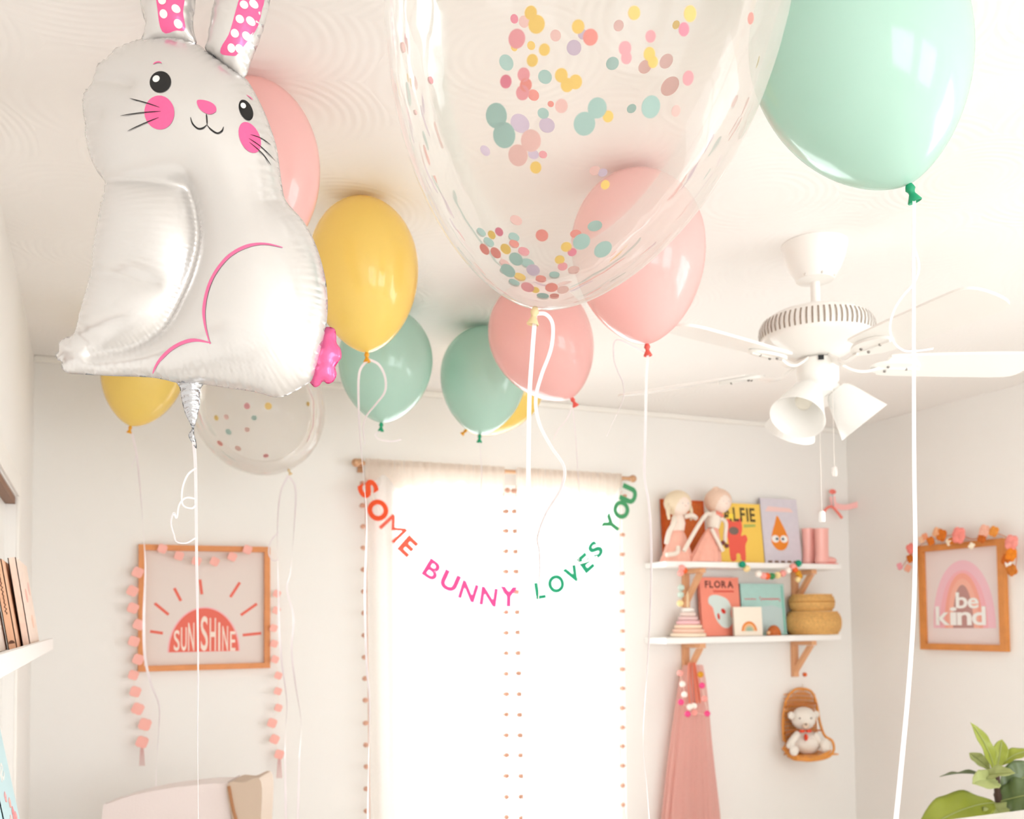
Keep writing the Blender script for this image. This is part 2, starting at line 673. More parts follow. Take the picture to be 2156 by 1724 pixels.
def balloon(label, knot, cen, wpx, m, km, a=1.1, bl=1.42, p=.62, group='latex helium balloons under the ceiling', name='balloon', seg=40, cat='balloon'):
    """knot and widest point in the photo, width; the distance follows from the crown touching the ceiling"""
    K1, C1 = ray(*knot), ray(*cen)
    R1 = wpx / 2 / FPX
    ax = (C1 - K1).normalized()
    ztop = C1.z + math.sqrt((a * R1 * ax.z) ** 2 + (R1 * math.hypot(ax.x, ax.y)) ** 2)
    dep = (ZC - .004 - CAM.z) / ztop
    R = R1 * dep
    K = CAM + K1 * dep
    L = (C1 - K1).length * dep
    q = Vector((0, 0, 1)).rotation_difference(ax)
    xf = Matrix.Translation(CAM + C1 * dep) @ q.to_matrix().to_4x4()
    prof = []
    N = 26
    for i in range(N + 1):
        t = PI / 2 * i / N
        prof.append((max(1e-4, R * math.sin(t)), a * R * math.cos(t)))
    for i in range(1, N + 1):
        # denser towards the knot
        u = math.sin(PI / 2 * i / N)
        r = R * (1 - u * u) ** p if i < N else .004 * R / .14
        prof.append((max(r, .0035 * R / .14), -u * L))
    t = thing(name, K, label, cat, group)
    MB().lathe(prof, xf, n=seg * 2).build('balloon_skin', m, t, smooth=180)
    ks = max(.8, min(1.3, R / .14)) * .9 if m is not CLEAR else .72
    kp = [(.0035, .002), (.006, -.003), (.0075, -.008), (.005, -.012), (.0045, -.015), (.007, -.020), (.0105, -.027), (.0098, -.0285), (.004, -.023)]
    xk = Matrix.Translation(K) @ q.to_matrix().to_4x4()
    MB().lathe([(r * ks, z * ks) for r, z in kp], xk, n=16).build('knot', km, t, smooth=60)
    INFO[label] = (t, K, dep, R, xf, L)
    return t, dep


def ribbon_on(t, dep, pts, w=.005, twist=3., phase=0., end=None, name='ribbon', wob=.0):
    """ribbon through photo points at the balloon's distance (end: extra distance factor at the last point)"""
    P = []
    n = len(pts)
    for i, (x, y) in enumerate(pts):
        k = 1.0 if end is None else 1 + (end - 1) * i / (n - 1)
        P.append(at(x, y, dep * k))
    return MB().ribbon(smoothpath(P, 10), w, twist=twist, phase=phase).build(name, RIB, t, smooth=40)


# --- big clear confetti balloon in front
bc, dc = balloon('big clear balloon full of pastel confetti in the middle', (1127, 648), (1243, -70), 846, CLEAR, K_CLEAR,
                 a=.98, p=.6, group=None, seg=56, name='confetti_balloon')
ribbon_on(bc, dc, [(1127, 662), (1121, 740), (1115, 830), (1113, 950), (1112, 1100), (1111, 1250), (1110, 1400), (1108, 1560), (1104, 1740)], .0052, .6)
ribbon_on(bc, dc, [(1127, 660), (1150, 662), (1164, 685), (1160, 735), (1140, 790), (1128, 840), (1135, 890), (1160, 940), (1188, 985), (1180, 1030),
                   (1150, 1080), (1132, 1130), (1136, 1165), (1136, 1220), (1131, 1300), (1127, 1400), (1120, 1500), (1118, 1600), (1125, 1740)], .0045, 4.)
ribbon_on(bc, dc, [(1136, 1160), (1150, 1178), (1175, 1188), (1205, 1188), (1232, 1182), (1258, 1172)], .003, 3.)
ribbon_on(bc, dc, [(1112, 1055), (1126, 1052), (1140, 1047), (1149, 1043)], .003, 3.)
t_, K_, dep_, R_, xf_, L_ = INFO['big clear balloon full of pastel confetti in the middle']
CONF = [('yellow', 'FBE08C'), ('pink', 'F9BCC2'), ('coral', 'F8B0A6'), ('seafoam', 'C2DDD7'), ('blush', 'F8D8D2'), ('lavender', 'E3D4E3'), ('rose', 'F4A3B6')]
cm = {n: mat('confetti_' + n, c, .6, trans=.35) for n, c in CONF}


def confetti(t, xf, R, L, a, p, dots, group, dep0, n_extra, rmin, rmax, frac=(-.9, .9)):
    inv = xf.inverted()
    cnt = 0

    def place(loc_l, nrm_l, r, col):
        q = Vector((0, 0, 1)).rotation_difference(nrm_l)
        x = xf @ Matrix.Translation(loc_l) @ q.to_matrix().to_4x4()
        MB().lathe([(r, -.00025), (r, .00025)], x, n=18).build('confetti_dot', cm[col], t)

    def surf(z, ang):
        if z >= 0:
            r = R * math.sqrt(max(0, 1 - (z / (a * R)) ** 2))
            n = Vector((math.cos(ang) * r / R ** 2, math.sin(ang) * r / R ** 2, z / (a * R) ** 2)).normalized()
        else:
            u = -z / L
            r = R * (1 - u * u) ** p
            dr = R * p * (1 - u * u) ** (p - 1) * (2 * u) / L
            n = Vector((math.cos(ang), math.sin(ang), -dr)).normalized()
        return Vector((r * math.cos(ang), r * math.sin(ang), z)), n
    o = inv @ CAM
    for px, py, rp, col, far in dots:
        dr = (inv.to_3x3() @ ray(px, py))
        # march the ray to the film: first or second crossing
        hits = []
        last = None
        for i in range(600):
            q = o + dr * (dep_now * (.5 + i / 600))
            ins = False
            z = q.z
            if -L < z < a * R:
                rr = R * math.sqrt(max(0, 1 - (z / (a * R)) ** 2)) if z > 0 else R * (1 - (z / L) ** 2) ** p
                ins = math.hypot(q.x, q.y) < rr
            if last is not None and ins != last:
                hits.append(q)
            last = ins
        if len(hits) < 2:
            continue
        h = hits[1] if far else hits[0]
        s_, n_ = surf(h.z, math.atan2(h.y, h.x))
        place(s_ - n_ * .0012, n_, rp / FPX * dep_now, col)
        cnt += 1
    for i in range(n_extra):
        z = L * -(frac[0] + (frac[1] - frac[0]) * random.random())
        s_, n_ = surf(z, random.random() * 2 * PI)
        place(s_ - n_ * .0012, n_, rmin + (rmax - rmin) * random.random(), random.choice(CONF)[0])
    return cnt


dep_now = dep_
z2 = lambda x, y, r, c, f=0: (800 + x / 2.45, y / 2.45, r / 2.45, c, f)
dots = [z2(778, 70, 27, 'yellow'), z2(808, 130, 36, 'yellow'), z2(690, 100, 26, 'rose', 1), z2(740, 115, 34, 'blush', 1), z2(705, 200, 38, 'pink'),
        z2(1022, 138, 27, 'yellow'), z2(1311, 68, 27, 'yellow'), z2(1600, 72, 32, 'yellow'), z2(1530, 130, 24, 'yellow', 1), z2(1565, 155, 27, 'rose'),
        z2(1232, 135, 32, 'blush', 1), z2(1395, 190, 24, 'pink'), z2(1085, 195, 32, 'coral'), z2(1045, 180, 30, 'lavender', 1), z2(905, 185, 34, 'blush', 1),
        z2(778, 238, 26, 'yellow', 1), z2(848, 260, 24, 'yellow'), z2(786, 315, 25, 'yellow'), z2(690, 248, 22, 'yellow', 1), z2(1265, 250, 28, 'pink'),
        z2(1272, 300, 24, 'pink'), z2(1390, 280, 27, 'yellow'), z2(1410, 320, 24, 'yellow'), z2(1370, 350, 42, 'blush', 1), z2(1480, 320, 44, 'blush', 1),
        z2(650, 425, 27, 'rose'), z2(650, 325, 48, 'seafoam', 1), z2(740, 385, 28, 'pink'), z2(752, 440, 27, 'coral'), z2(935, 390, 28, 'yellow'),
        z2(965, 442, 28, 'yellow'), z2(1008, 425, 29, 'yellow'), z2(850, 400, 44, 'seafoam', 1), z2(735, 480, 30, 'pink'), z2(790, 495, 36, 'coral', 1),
        z2(1500, 450, 60, 'blush', 1), z2(1590, 405, 30, 'pink'), z2(935, 552, 28, 'blush'), z2(880, 540, 20, 'coral', 1), z2(1120, 560, 42, 'seafoam'),
        z2(1055, 640, 48, 'seafoam'), z2(1175, 605, 24, 'yellow'), z2(1395, 555, 46, 'seafoam'), z2(1525, 575, 24, 'blush'), z2(600, 600, 52, 'seafoam'),
        z2(640, 700, 54, 'seafoam'), z2(840, 590, 36, 'seafoam', 1), z2(778, 728, 46, 'blush'), z2(712, 805, 46, 'blush'), z2(840, 800, 26, 'pink', 1),
        z2(790, 800, 34, 'lavender', 1), z2(803, 867, 26, 'yellow'), z2(1110, 885, 34, 'blush', 1), z2(1150, 895, 30, 'lavender', 1), z2(1160, 957, 21, 'yellow'),
        z2(1915, 95, 24, 'coral'), z2(115, 245, 26, 'blush', 1), z2(257, 415, 20, 'pink', 1), z2(180, 580, 14, 'blush', 1), z2(1300, 565, 30, 'seafoam', 1),
        z2(720, 640, 62, 'lavender', 1), z2(860, 650, 50, 'lavender', 1), z2(540, 780, 34, 'lavender', 1), z2(1000, 250, 46, 'lavender', 1), z2(1200, 330, 40, 'seafoam', 1),
        z2(835, 1218, 30, 'coral'), z2(615, 1200, 22, 'rose'), z2(575, 1215, 22, 'yellow'), z2(700, 1140, 38, 'blush', 1), z2(690, 1225, 34, 'seafoam', 1),
        z2(1040, 1250, 42, 'seafoam'), z2(1150, 1290, 46, 'seafoam'), z2(960, 1278, 26, 'yellow'), z2(1010, 1210, 34, 'coral', 1), z2(1110, 1170, 44, 'seafoam', 1),
        z2(540, 1290, 30, 'coral'), z2(600, 1310, 30, 'coral'), z2(650, 1290, 28, 'yellow'), z2(660, 1400, 40, 'seafoam'), z2(740, 1300, 34, 'pink', 1),
        z2(760, 1360, 40, 'seafoam', 1), z2(720, 1430, 34, 'yellow', 1), z2(925, 1345, 24, 'yellow'), z2(990, 1305, 22, 'rose'), z2(1000, 1395, 34, 'blush', 1),
        z2(880, 1490, 32, 'coral'), z2(760, 1485, 34, 'pink'), z2(840, 1530, 34, 'seafoam', 1), z2(940, 1500, 30, 'blush'), z2(700, 1340, 36, 'seafoam'), z2(640, 1360, 30, 'blush', 1), z2(790, 1400, 34, 'lavender'), z2(830, 1440, 30, 'coral', 1), z2(900, 1420, 30, 'seafoam', 1), z2(690, 1260, 30, 'coral', 1), z2(560, 1250, 34, 'seafoam', 1), z2(520, 1200, 30, 'seafoam', 1), z2(940, 1380, 24, 'pink'), z2(900, 1530, 26, 'coral', 1), z2(800, 1500, 22, 'yellow'), z2(640, 1400, 26, 'seafoam', 1), z2(690, 1460, 32, 'seafoam', 1)]
confetti(t_, xf_, R_, L_, .98, .6, dots, None, dep_, 0, .006, .012)

# --- latex balloons (knot, widest point, width in the photo)
b1, d1 = balloon('yellow balloon between the foil bunny and the clear confetti balloon', (772, 742), (766, 560), 228, L_YEL, K_YEL, a=1.25)
ribbon_on(b1, d1, [(776, 756), (760, 775), (755, 800), (755, 850), (758, 920), (765, 1000), (772, 1100), (768, 1250), (772, 1400), (778, 1480), (776, 1600), (774, 1740)], .006, 5.)
ribbon_on(b1, d1, [(776, 756), (798, 768), (811, 795), (810, 825), (792, 850), (772, 875), (765, 900), (768, 935)], .006, 5.)
b2, d2 = balloon('pale pink balloon mostly hidden behind the foil bunny\'s head', (560, 545), (542, 340), 258, L_BLUSH, K_PINK, a=1.3)
b3, d3 = balloon('mint green balloon low behind the yellow one', (803, 890), (812, 758), 197, L_MINT, K_MINT)
ribbon_on(b3, d3, [(803, 905), (790, 915), (800, 925), (825, 929), (845, 925)], .005, 3.)
b4, d4 = balloon('mint green balloon left of the small pink one', (1010, 915), (1018, 788), 181, L_MINT, K_MINT)
ribbon_on(b4, d4, [(1010, 928), (1012, 960), (1014, 1000), (1011, 1060)], .003, 5.)
b5, d5 = balloon('yellow balloon peeking out behind the mint green one', (982, 905), (1066, 821), 150, L_YEL, K_YEL)
b6, d6 = balloon('small pink balloon directly below the clear confetti balloon', (1204, 838), (1137, 708), 214, L_PINK, K_PINK)
ribbon_on(b6, d6, [(1205, 852), (1195, 880), (1175, 905), (1165, 925)], .003, 4.)
ribbon_on(b6, d6, [(1205, 852), (1212, 920), (1217, 1000), (1222, 1060), (1218, 1180), (1214, 1310)], .003, 5.)
b7, d7 = balloon('pink balloon left of the ceiling fan, largest of the pink ones', (1362, 724), (1343, 516), 280, L_PINK, K_PINK)
ribbon_on(b7, d7, [(1364, 745), (1361, 800), (1359, 900), (1357, 1000), (1366, 1060), (1371, 1150), (1369, 1280), (1362, 1420), (1354, 1560), (1362, 1660), (1368, 1740)], .006, 2.)
ribbon_on(b7, d7, [(1364, 745), (1300, 715), (1292, 750), (1300, 780), (1311, 805), (1313, 835), (1302, 865), (1290, 890), (1278, 918)], .0035, 6.)
b8, d8 = balloon('large mint green balloon at the top right', (1913, 388), (1803, 92), 436, L_MINT, K_MINT, seg=48)
ribbon_on(b8, d8, [(1925, 410), (1924, 500), (1924, 620), (1924, 800), (1925, 1000), (1927, 1150), (1923, 1300), (1912, 1460), (1897, 1620), (1884, 1750)], .0052, .5, end=.72)
ribbon_on(b8, d8, [(1925, 520), (1935, 560), (1925, 595), (1900, 625), (1882, 655), (1874, 690), (1882, 720), (1904, 738), (1935, 738), (1965, 734)], .0035, 4.)
b9, d9 = balloon('small yellow balloon below the foil bunny\'s front paw', (275, 897), (303, 775), 166, L_YEL, K_YEL)
ribbon_on(b9, d9, [(278, 912), (288, 960), (296, 1040), (302, 1120), (306, 1200), (303, 1300), (305, 1380), (318, 1440), (335, 1485), (334, 1540), (329, 1620), (328, 1740)], .009, 4.)
ribbon_on(b9, d9, [(288, 950), (284, 965), (276, 985)], .003, 3.)
b10, d10 = balloon('smaller clear confetti balloon behind the foil bunny\'s tail end', (607, 988), (543, 852), 272, CLEAR, K_CLEAR, a=1.05, p=.5, group=None, name='confetti_balloon', seg=44)
ribbon_on(b10, d10, [(607, 1000), (590, 1040), (584, 1120), (586, 1250), (588, 1330), (594, 1400), (604, 1480), (600, 1560), (602, 1740)], .008, 5.)
ribbon_on(b10, d10, [(607, 1000), (622, 1030), (620, 1100), (612, 1200), (604, 1240), (618, 1300), (614, 1370), (622, 1440), (634, 1520), (630, 1600), (627, 1740)], .008, 5.)
ribbon_on(b10, d10, [(586, 1120), (570, 1140), (566, 1165), (575, 1180), (586, 1178)], .005, 4.)
t_, K_, dep_, R_, xf_, L_ = INFO['smaller clear confetti balloon behind the foil bunny\'s tail end']
dep_now = dep_
confetti(t_, xf_, R_, L_, 1.05, .5, [(565, 855, 7, 'yellow', 0), (462, 934, 7, 'coral', 1), (520, 855, 7, 'pink', 1), (476, 878, 6, 'blush', 1), (520, 905, 6, 'blush', 1),
                                 (455, 880, 6, 'yellow', 1), (650, 850, 5, 'yellow', 1), (500, 945, 7, 'blush', 1), (560, 960, 6, 'pink', 1), (535, 880, 6, 'seafoam', 1), (480, 910, 7, 'seafoam', 1)], None, dep_, 0, .006, .01)

# ================================================================== FOIL BUNNY
BS = 1500.0
BD = FPX / BS


def catmull2(pts, n=4, closed=True):
    P = [Vector(p) for p in pts]
    N = len(P)
    out = []
    for i in range(N if closed else N - 1):
        a, b_, c, d_ = (P[(i - 1) % N], P[i], P[(i + 1) % N], P[(i + 2) % N]) if closed else (P[max(i - 1, 0)], P[i], P[i + 1], P[min(i + 2, N - 1)])
        for k in range(n):
            t = k / n
            q = .5 * ((2 * b_) + (c - a) * t + (2 * a - 5 * b_ + 4 * c - d_) * t * t + (3 * b_ - a - 3 * c + d_) * t ** 3)
            out.append((q.x, q.y))
    if not closed:
        out.append(tuple(P[-1]))
    return out


def inside(poly, X, Y):
    r = np.zeros(X.shape, bool)
    n = len(poly)
    for i in range(n):
        x0, y0 = poly[i]
        x1, y1 = poly[(i + 1) % n]
        if y0 == y1:
            continue
        c = ((y0 > Y) != (y1 > Y)) & (X < (x1 - x0) * (Y - y0) / (y1 - y0) + x0)
        r ^= c
    return r


def segdist(lines, X, Y):
    D = np.full(X.shape, 1e9)
    S = np.zeros(X.shape)
    for ln in lines:
        acc = 0
        for (x0, y0), (x1, y1) in zip(ln[:-1], ln[1:]):
            dx, dy = x1 - x0, y1 - y0
            L2 = dx * dx + dy * dy + 1e-9
            t = np.clip(((X - x0) * dx + (Y - y0) * dy) / L2, 0, 1)
            d_ = np.hypot(X - x0 - t * dx, Y - y0 - t * dy)
            m_ = d_ < D
            D = np.where(m_, d_, D)
            S = np.where(m_, acc + t * math.sqrt(L2), S)
            acc += math.sqrt(L2)
    return D, S


class Pillow:
    """two sheets welded along an outline and blown up (pressure solved on a grid), with optional pinched creases"""

    def __init__(s, outline, creases=(), step=4., k=1., rim=3.):
        s.out = outline
        xs_ = [p[0] for p in outline]
        ys_ = [p[1] for p in outline]
        s.x0, s.y0, s.st = min(xs_) - 12, min(ys_) - 12, step
        nx, ny = int((max(xs_) - s.x0 + 12) / step) + 1, int((max(ys_) - s.y0 + 12) / step) + 1
        X, Y = np.meshgrid(s.x0 + np.arange(nx) * step, s.y0 + np.arange(ny) * step)
        ins = inside(outline, X, Y)
        s.ring = list(outline) + [outline[0]]
        s.lines = creases
        De, _ = segdist([s.ring], X, Y)
        act = ins & (De > rim)
        # pinch: extra pull-down near crease lines
        pull = np.zeros(X.shape)
        for ln, strength, wid in creases:
            Dc, _ = segdist([ln], X, Y)
            pull += strength * np.exp(-(Dc / wid) ** 2)
        u = np.zeros(X.shape)
        par = (np.add.outer(np.arange(ny), np.arange(nx)) % 2).astype(bool)
        h2 = step * step
        w_ = 1.88
        for it in range(420):
            for pp in (par, ~par):
                nb = np.zeros_like(u)
                nb[1:-1, 1:-1] = u[:-2, 1:-1] + u[2:, 1:-1] + u[1:-1, :-2] + u[1:-1, 2:]
                new = (nb + h2) / (4 + pull * h2)
                m_ = act & pp
                u[m_] = (1 - w_) * u[m_] + w_ * new[m_]
        s.h = np.sqrt(np.maximum(u, 0)) * k
        s.k = k

    def height(s, x, y):
        fx = (np.asarray(x, float) - s.x0) / s.st
        fy = (np.asarray(y, float) - s.y0) / s.st
        ix = np.clip(fx.astype(int), 0, s.h.shape[1] - 2)
        iy = np.clip(fy.astype(int), 0, s.h.shape[0] - 2)
        tx, ty = fx - ix, fy - iy
        H = s.h
        return (H[iy, ix] * (1 - tx) + H[iy, ix + 1] * tx) * (1 - ty) + (H[iy + 1, ix] * (1 - tx) + H[iy + 1, ix + 1] * tx) * ty


def bpt(x, y, h, off=0.):
    """photo coordinates on the bunny's plane, h px towards the camera"""
    return at(x, y, BD - off) - Fw * (h / BS)


def pillow_mesh(pl, grid, rip=0., ripf=.35, ripd=26., off=0., back=True, keep=None, extra_rip=()):
    ring = pl.out
    X, Y = np.meshgrid(np.arange(pl.x0, pl.x0 + pl.h.shape[1] * pl.st, grid), np.arange(pl.y0, pl.y0 + pl.h.shape[0] * pl.st, grid * .87))
    X = X + (np.arange(X.shape[0]) % 2)[:, None] * grid / 2
    ins = inside(ring, X, Y)
    De, _ = segdist([pl.ring], X, Y)
    m_ = ins & (De > grid * .5)
    pts = [Vector(p) for p in ring] + [Vector((a_, b_)) for a_, b_ in zip(X[m_], Y[m_])]
    n = len(ring)
    r = delaunay_2d_cdt(pts, [(i, (i + 1) % n) for i in range(n)], [list(range(n))], 1, 1e-4)
    V, Fc = r[0], r[2]
    vx = np.array([v[0] for v in V])
    vy = np.array([v[1] for v in V])
    H = pl.height(vx, vy)
    De, S = segdist([pl.ring], vx, vy)
    edge = De < .5
    H = np.where(edge, 0, H)
    if rip:
        H = H + np.where(edge, 0, rip * np.sin(S * ripf + 1.7 * np.sin(S * .071)) * np.exp(-De / ripd) * np.minimum(1, De / 5))
    for ln, amp, fr_, wd_ in extra_rip:
        Dc, Sc = segdist([ln], vx, vy)
        H = H + np.where(edge, 0, amp * np.sin(Sc * fr_) * np.exp(-(Dc / wd_) ** 2))
    H = np.maximum(H, 0)
    mb = MB()
    N = len(V)
    front = [bpt(a_, b_, h_, off) for a_, b_, h_ in zip(vx, vy, H)]
    if back:
        mb.v = front + [bpt(a_, b_, -h_, off) for a_, b_, h_ in zip(vx, vy, H)]
    else:
        mb.v = front
    De2 = De
    for f in Fc:
        mi = 1 if all(De2[i] < 3.2 for i in f) else 0
        mb.f.append(tuple(f))
        mb.m.append(mi)
        if back:
            g_ = tuple(i + N if not edge[i] else i for i in reversed(f))
            mb.f.append(g_)
            mb.m.append(1 if mi else 2)
    return mb


def decal(pl, poly, off_h=1.1, off=0., grid=5.):
    """printed shape lying on the blown-up surface"""
    n = len(poly)
    xs_ = [p[0] for p in poly]
    ys_ = [p[1] for p in poly]
    X, Y = np.meshgrid(np.arange(min(xs_), max(xs_), grid), np.arange(min(ys_), max(ys_), grid))
    m_ = inside(poly, X, Y)
    D_, _ = segdist([list(poly) + [poly[0]]], X, Y)
    m_ &= D_ > grid * .4
    pts = [Vector(p) for p in poly] + [Vector((a_, b_)) for a_, b_ in zip(X[m_], Y[m_])]
    r = delaunay_2d_cdt(pts, [(i, (i + 1) % n) for i in range(n)], [list(range(n))], 1, 1e-4)
    vx = np.array([v[0] for v in r[0]])
    vy = np.array([v[1] for v in r[0]])
    H = pl.height(vx, vy) + off_h
    mb = MB()
    mb.add([bpt(a_, b_, h_, off) for a_, b_, h_ in zip(vx, vy, H)], [tuple(f) for f in r[2]])
    return mb


def strip(pts, w0, w1=None, taper=True):
    """polyline to a tapering outline"""
    P = [Vector(p) for p in pts]
    n = len(P)
    A, B_ = [], []
    for i, p in enumerate(P):
        t = (P[min(i + 1, n - 1)] - P[max(i - 1, 0)]).normalized()
        nn = Vector((-t.y, t.x))
        f = i / (n - 1)
        w = w0 * (min(1, .25 + 3 * min(f, 1 - f)) if taper else 1)
        A.append(tuple(p + nn * w / 2))
        B_.append(tuple(p - nn * w / 2))
    return A + B_[::-1]


def foil(name, col, metal, rough, bump=.25, bs=26):
    m = mat(name, col, rough, metal=metal, bump=bump, bscale=bs, coat=.35)
    m.node_tree.nodes['Principled BSDF'].inputs['Coat Roughness'].default_value = .15
    return m


F_WHITE = foil('pearl_foil', 'DFDCDA', .62, .24, .10, 13)
F_SILV = foil('silver_foil', 'C9CBD0', 1., .16, .35, 60)
F_BACK = foil('silver_foil_back', 'D5D2CF', .9, .22, .2, 20)
F_PINK = foil('pink_foil', 'F0639C', .3, .25, .2, 30)
F_HOT = foil('hot_pink_foil', 'E22C7D', .4, .25, .2, 30)
P_BLACK = mat('black_print', '0C0A0C', .35)
P_PINK = mat('pink_print', 'F2649A', .4, noise=.05, nscale=300)
P_LINE = mat('rose_print', 'E8709E', .4)
P_WHITE = mat('white_print', 'F4F2EE', .4)

body = [(297, 87), (275, 93), (252, 101), (238, 106), (231, 122), (218, 130), (206, 137), (200, 158), (193, 180), (180, 192), (174, 212), (175, 238), (180, 265), (182, 300),
        (190, 332), (205, 362), (222, 388), (214, 430), (205, 480), (197, 530), (193, 568), (184, 604), (171, 650), (156, 702), (138, 710), (124, 721), (125, 736), (117, 746),
        (121, 757), (130, 762), (129, 773), (138, 783), (150, 787), (165, 788), (240, 792), (309, 794), (344, 799), (368, 805), (400, 808), (434, 810), (483, 818), (528, 824),
        (556, 831), (580, 837), (605, 832), (643, 811), (658, 797), (669, 758), (684, 701), (690, 656), (688, 604), (678, 555), (662, 508), (638, 464), (603, 424), (594, 390),
        (589, 355), (583, 312), (569, 267), (551, 223), (528, 180), (513, 161), (486, 142), (453, 120), (432, 104), (410, 92), (380, 84), (350, 84), (322, 86)]
bodyc = catmull2(body, 4)
crease_arm = catmull2([(404, 402), (418, 450), (424, 510), (412, 570), (388, 630), (352, 690), (300, 725), (238, 742), (190, 752)], 6, False)
cr = [(catmull2([(222, 388), (290, 390), (350, 396), (404, 402)], 5, False), .016, 5.),
      (crease_arm, .035, 7.),
      (catmull2([(199, 577), (250, 588), (300, 600), (345, 612)], 5, False), .009, 4.),
      (catmull2([(156, 702), (180, 716), (210, 728)], 5, False), .012, 5.),
      (catmull2([(603, 424), (592, 432), (580, 442)], 4, False), .006, 5.),
      (catmull2([(174, 196), (220, 184), (262, 192), (300, 208)], 5, False), .007, 5.),
      (catmull2([(178, 266), (205, 266), (232, 266)], 4, False), .008, 4.),
      (catmull2([(238, 106), (255, 118), (270, 128)], 4, False), .003, 5.)]
PB = Pillow(bodyc, cr, 4., .98)
bun = thing('foil_balloon', bpt(400, 943, 0), 'white foil bunny balloon with pink cheeks and polka dot ears', 'balloon')
arm_hatch = (catmull2([(225, 395), (222, 480), (215, 560), (205, 640)], 4, False), 0, .4, 30)
mb = pillow_mesh(PB, 5.2, rip=2.8, ripf=.42, ripd=17,
                 extra_rip=[(crease_arm, 1.5, .55, 18), (catmull2([(434, 812), (500, 800), (560, 790), (610, 770)], 5, False), 1.1, .62, 45), (catmull2([(690, 640), (682, 560), (662, 500), (630, 450)], 5, False), .9, .6, 28),
                            (catmull2([(300, 400), (310, 470), (305, 540), (290, 590)], 5, False), .5, .5, 60)])
mb.build('body', [F_WHITE, F_SILV, F_BACK], bun, smooth=180)
# ears
earL = catmull2([(299, 89), (302, 70), (307, 52), (300, 30), (295, 0), (294, -50), (302, -110), (322, -160), (350, -182), (378, -165), (398, -120), (408, -60), (412, 0), (407, 36), (408, 66), (413, 93), (380, 88), (340, 88)], 4)
earR = catmull2([(432, 104), (436, 86), (441, 60), (445, 30), (453, 0), (468, -50), (492, -110), (522, -150), (552, -160), (574, -130), (578, -70), (569, 0), (560, 40), (546, 84), (529, 130), (514, 164), (486, 148), (455, 124)], 4)
EAR = []
for nm, o_, inner, dts in (('ear', earL, [(343, -130), (370, -140), (392, -90), (398, 0), (394, 40), (396, 72), (378, 76), (349, 78), (345, 40), (341, 0), (338, -70)],
                            [(375, 12), (356, 25), (382, 38), (357, 50), (384, 65), (352, -2), (378, -22), (356, -40), (380, -56), (358, -76), (378, -96)]),
                           ('ear', earR, [(530, -120), (555, -125), (566, -60), (563, 0), (555, 36), (545, 70), (528, 100), (510, 124), (498, 131), (470, 122), (492, 94), (505, 58), (518, 12), (526, -40)],
                            [(525, 34), (543, 28), (516, 63), (536, 62), (505, 91), (527, 92), (496, 118), (512, 118), (530, 5), (552, 2), (533, -28), (553, -32), (535, -66), (552, -84)])):
    pe = Pillow(o_, [(catmull2([(o_[0][0], 70), (o_[0][0] + 110, 80)], 3, False), .0, 6.)], 4., 1.1)
    mb = pillow_mesh(pe, 5.2, rip=3.0, ripf=.2, ripd=14, off=.012)
    e = mb.build('ear', [F_WHITE, F_SILV, F_SILV], bun, smooth=180)
    ic = catmull2(inner, 4)
    ie = decal(pe, ic, 1.3, .012)
    it = ie.build('inner_ear', F_PINK, e, smooth=180)
    db = MB()
    for x, y in dts:
        q = decal(pe, ell(x, y, 8.2, 8.2, n=18), 2.3, .012, 6)
        db.add(q.v, q.f)
    db.build('polka_dots', P_WHITE, it, smooth=180)
# tail
pt_ = Pillow(catmull2([(668, 700), (680, 690), (693, 688), (705, 693), (708, 708), (709, 722), (717, 734), (719, 752), (711, 764), (706, 774), (709, 788), (702, 803), (690, 808), (680, 803),
                       (672, 812), (662, 815), (652, 805), (640, 795), (645, 750)], 4), [(catmull2([(650, 770), (690, 762), (715, 764)], 4, False), .01, 4), (catmull2([(660, 730), (690, 724), (710, 722)], 4, False), .006, 4)], 3., 1.)
pillow_mesh(pt_, 4.5, rip=1.2, ripf=.3, ripd=9, off=-.02).build('tail', [F_PINK, F_HOT, F_PINK], bun, smooth=180)
# filling neck below
nk = Pillow(catmull2([(366, 796), (378, 815), (382, 840), (388, 866), (398, 888), (404, 902), (397, 914), (400, 926), (414, 945), (412, 925), (408, 905), (414, 885), (421, 850), (422, 818), (436, 800), (400, 790)], 3), [], 3., 1.)
pillow_mesh(nk, 3.2, rip=3.0, ripf=.55, ripd=14, off=-.004).build('filling_neck', [F_SILV, F_SILV, F_SILV], bun, smooth=180)
rd = lambda a_: math.radians(a_)
for nm, poly, m_, o_ in (
        ('eye', ell(367, 214, 22, 24, rd(-25)), P_BLACK, 1.2), ('eye', ell(532.5, 257, 11.8, 23.2, rd(-14)), P_BLACK, 1.2),
        ('cheek', ell(366.5, 277.5, 31, 34, rd(-15)), P_PINK, 1.0), ('cheek', ell(541.7, 316, 19, 32.5, rd(-14)), P_PINK, 1.0),
        ('nose', catmull2([(442, 254), (452, 251), (468, 254), (478, 262), (479, 273), (468, 280), (456, 277), (446, 268)], 4), P_PINK, 1.2),
        ('eyebrow', strip(catmull2([(349, 173.5), (354, 169.5), (361, 168.6), (367, 171.6)], 4, False), 3), P_PINK, 1.2),
        ('eyebrow', strip(catmull2([(530, 220), (536, 221.5), (541, 226)], 4, False), 2.2), P_PINK, 1.2)):
    ob = decal(PB, poly, o_).build(nm, m_, bun, smooth=180)
    if nm == 'eye':
        big = poly[0][0] < 450
        decal(PB, ell(*((358.5, 207.5, 7.5, 7.5) if big else (527.5, 249, 4.6, 6.6))), 2.0).build('eye_highlight', P_WHITE, ob, smooth=180)
mb = MB()
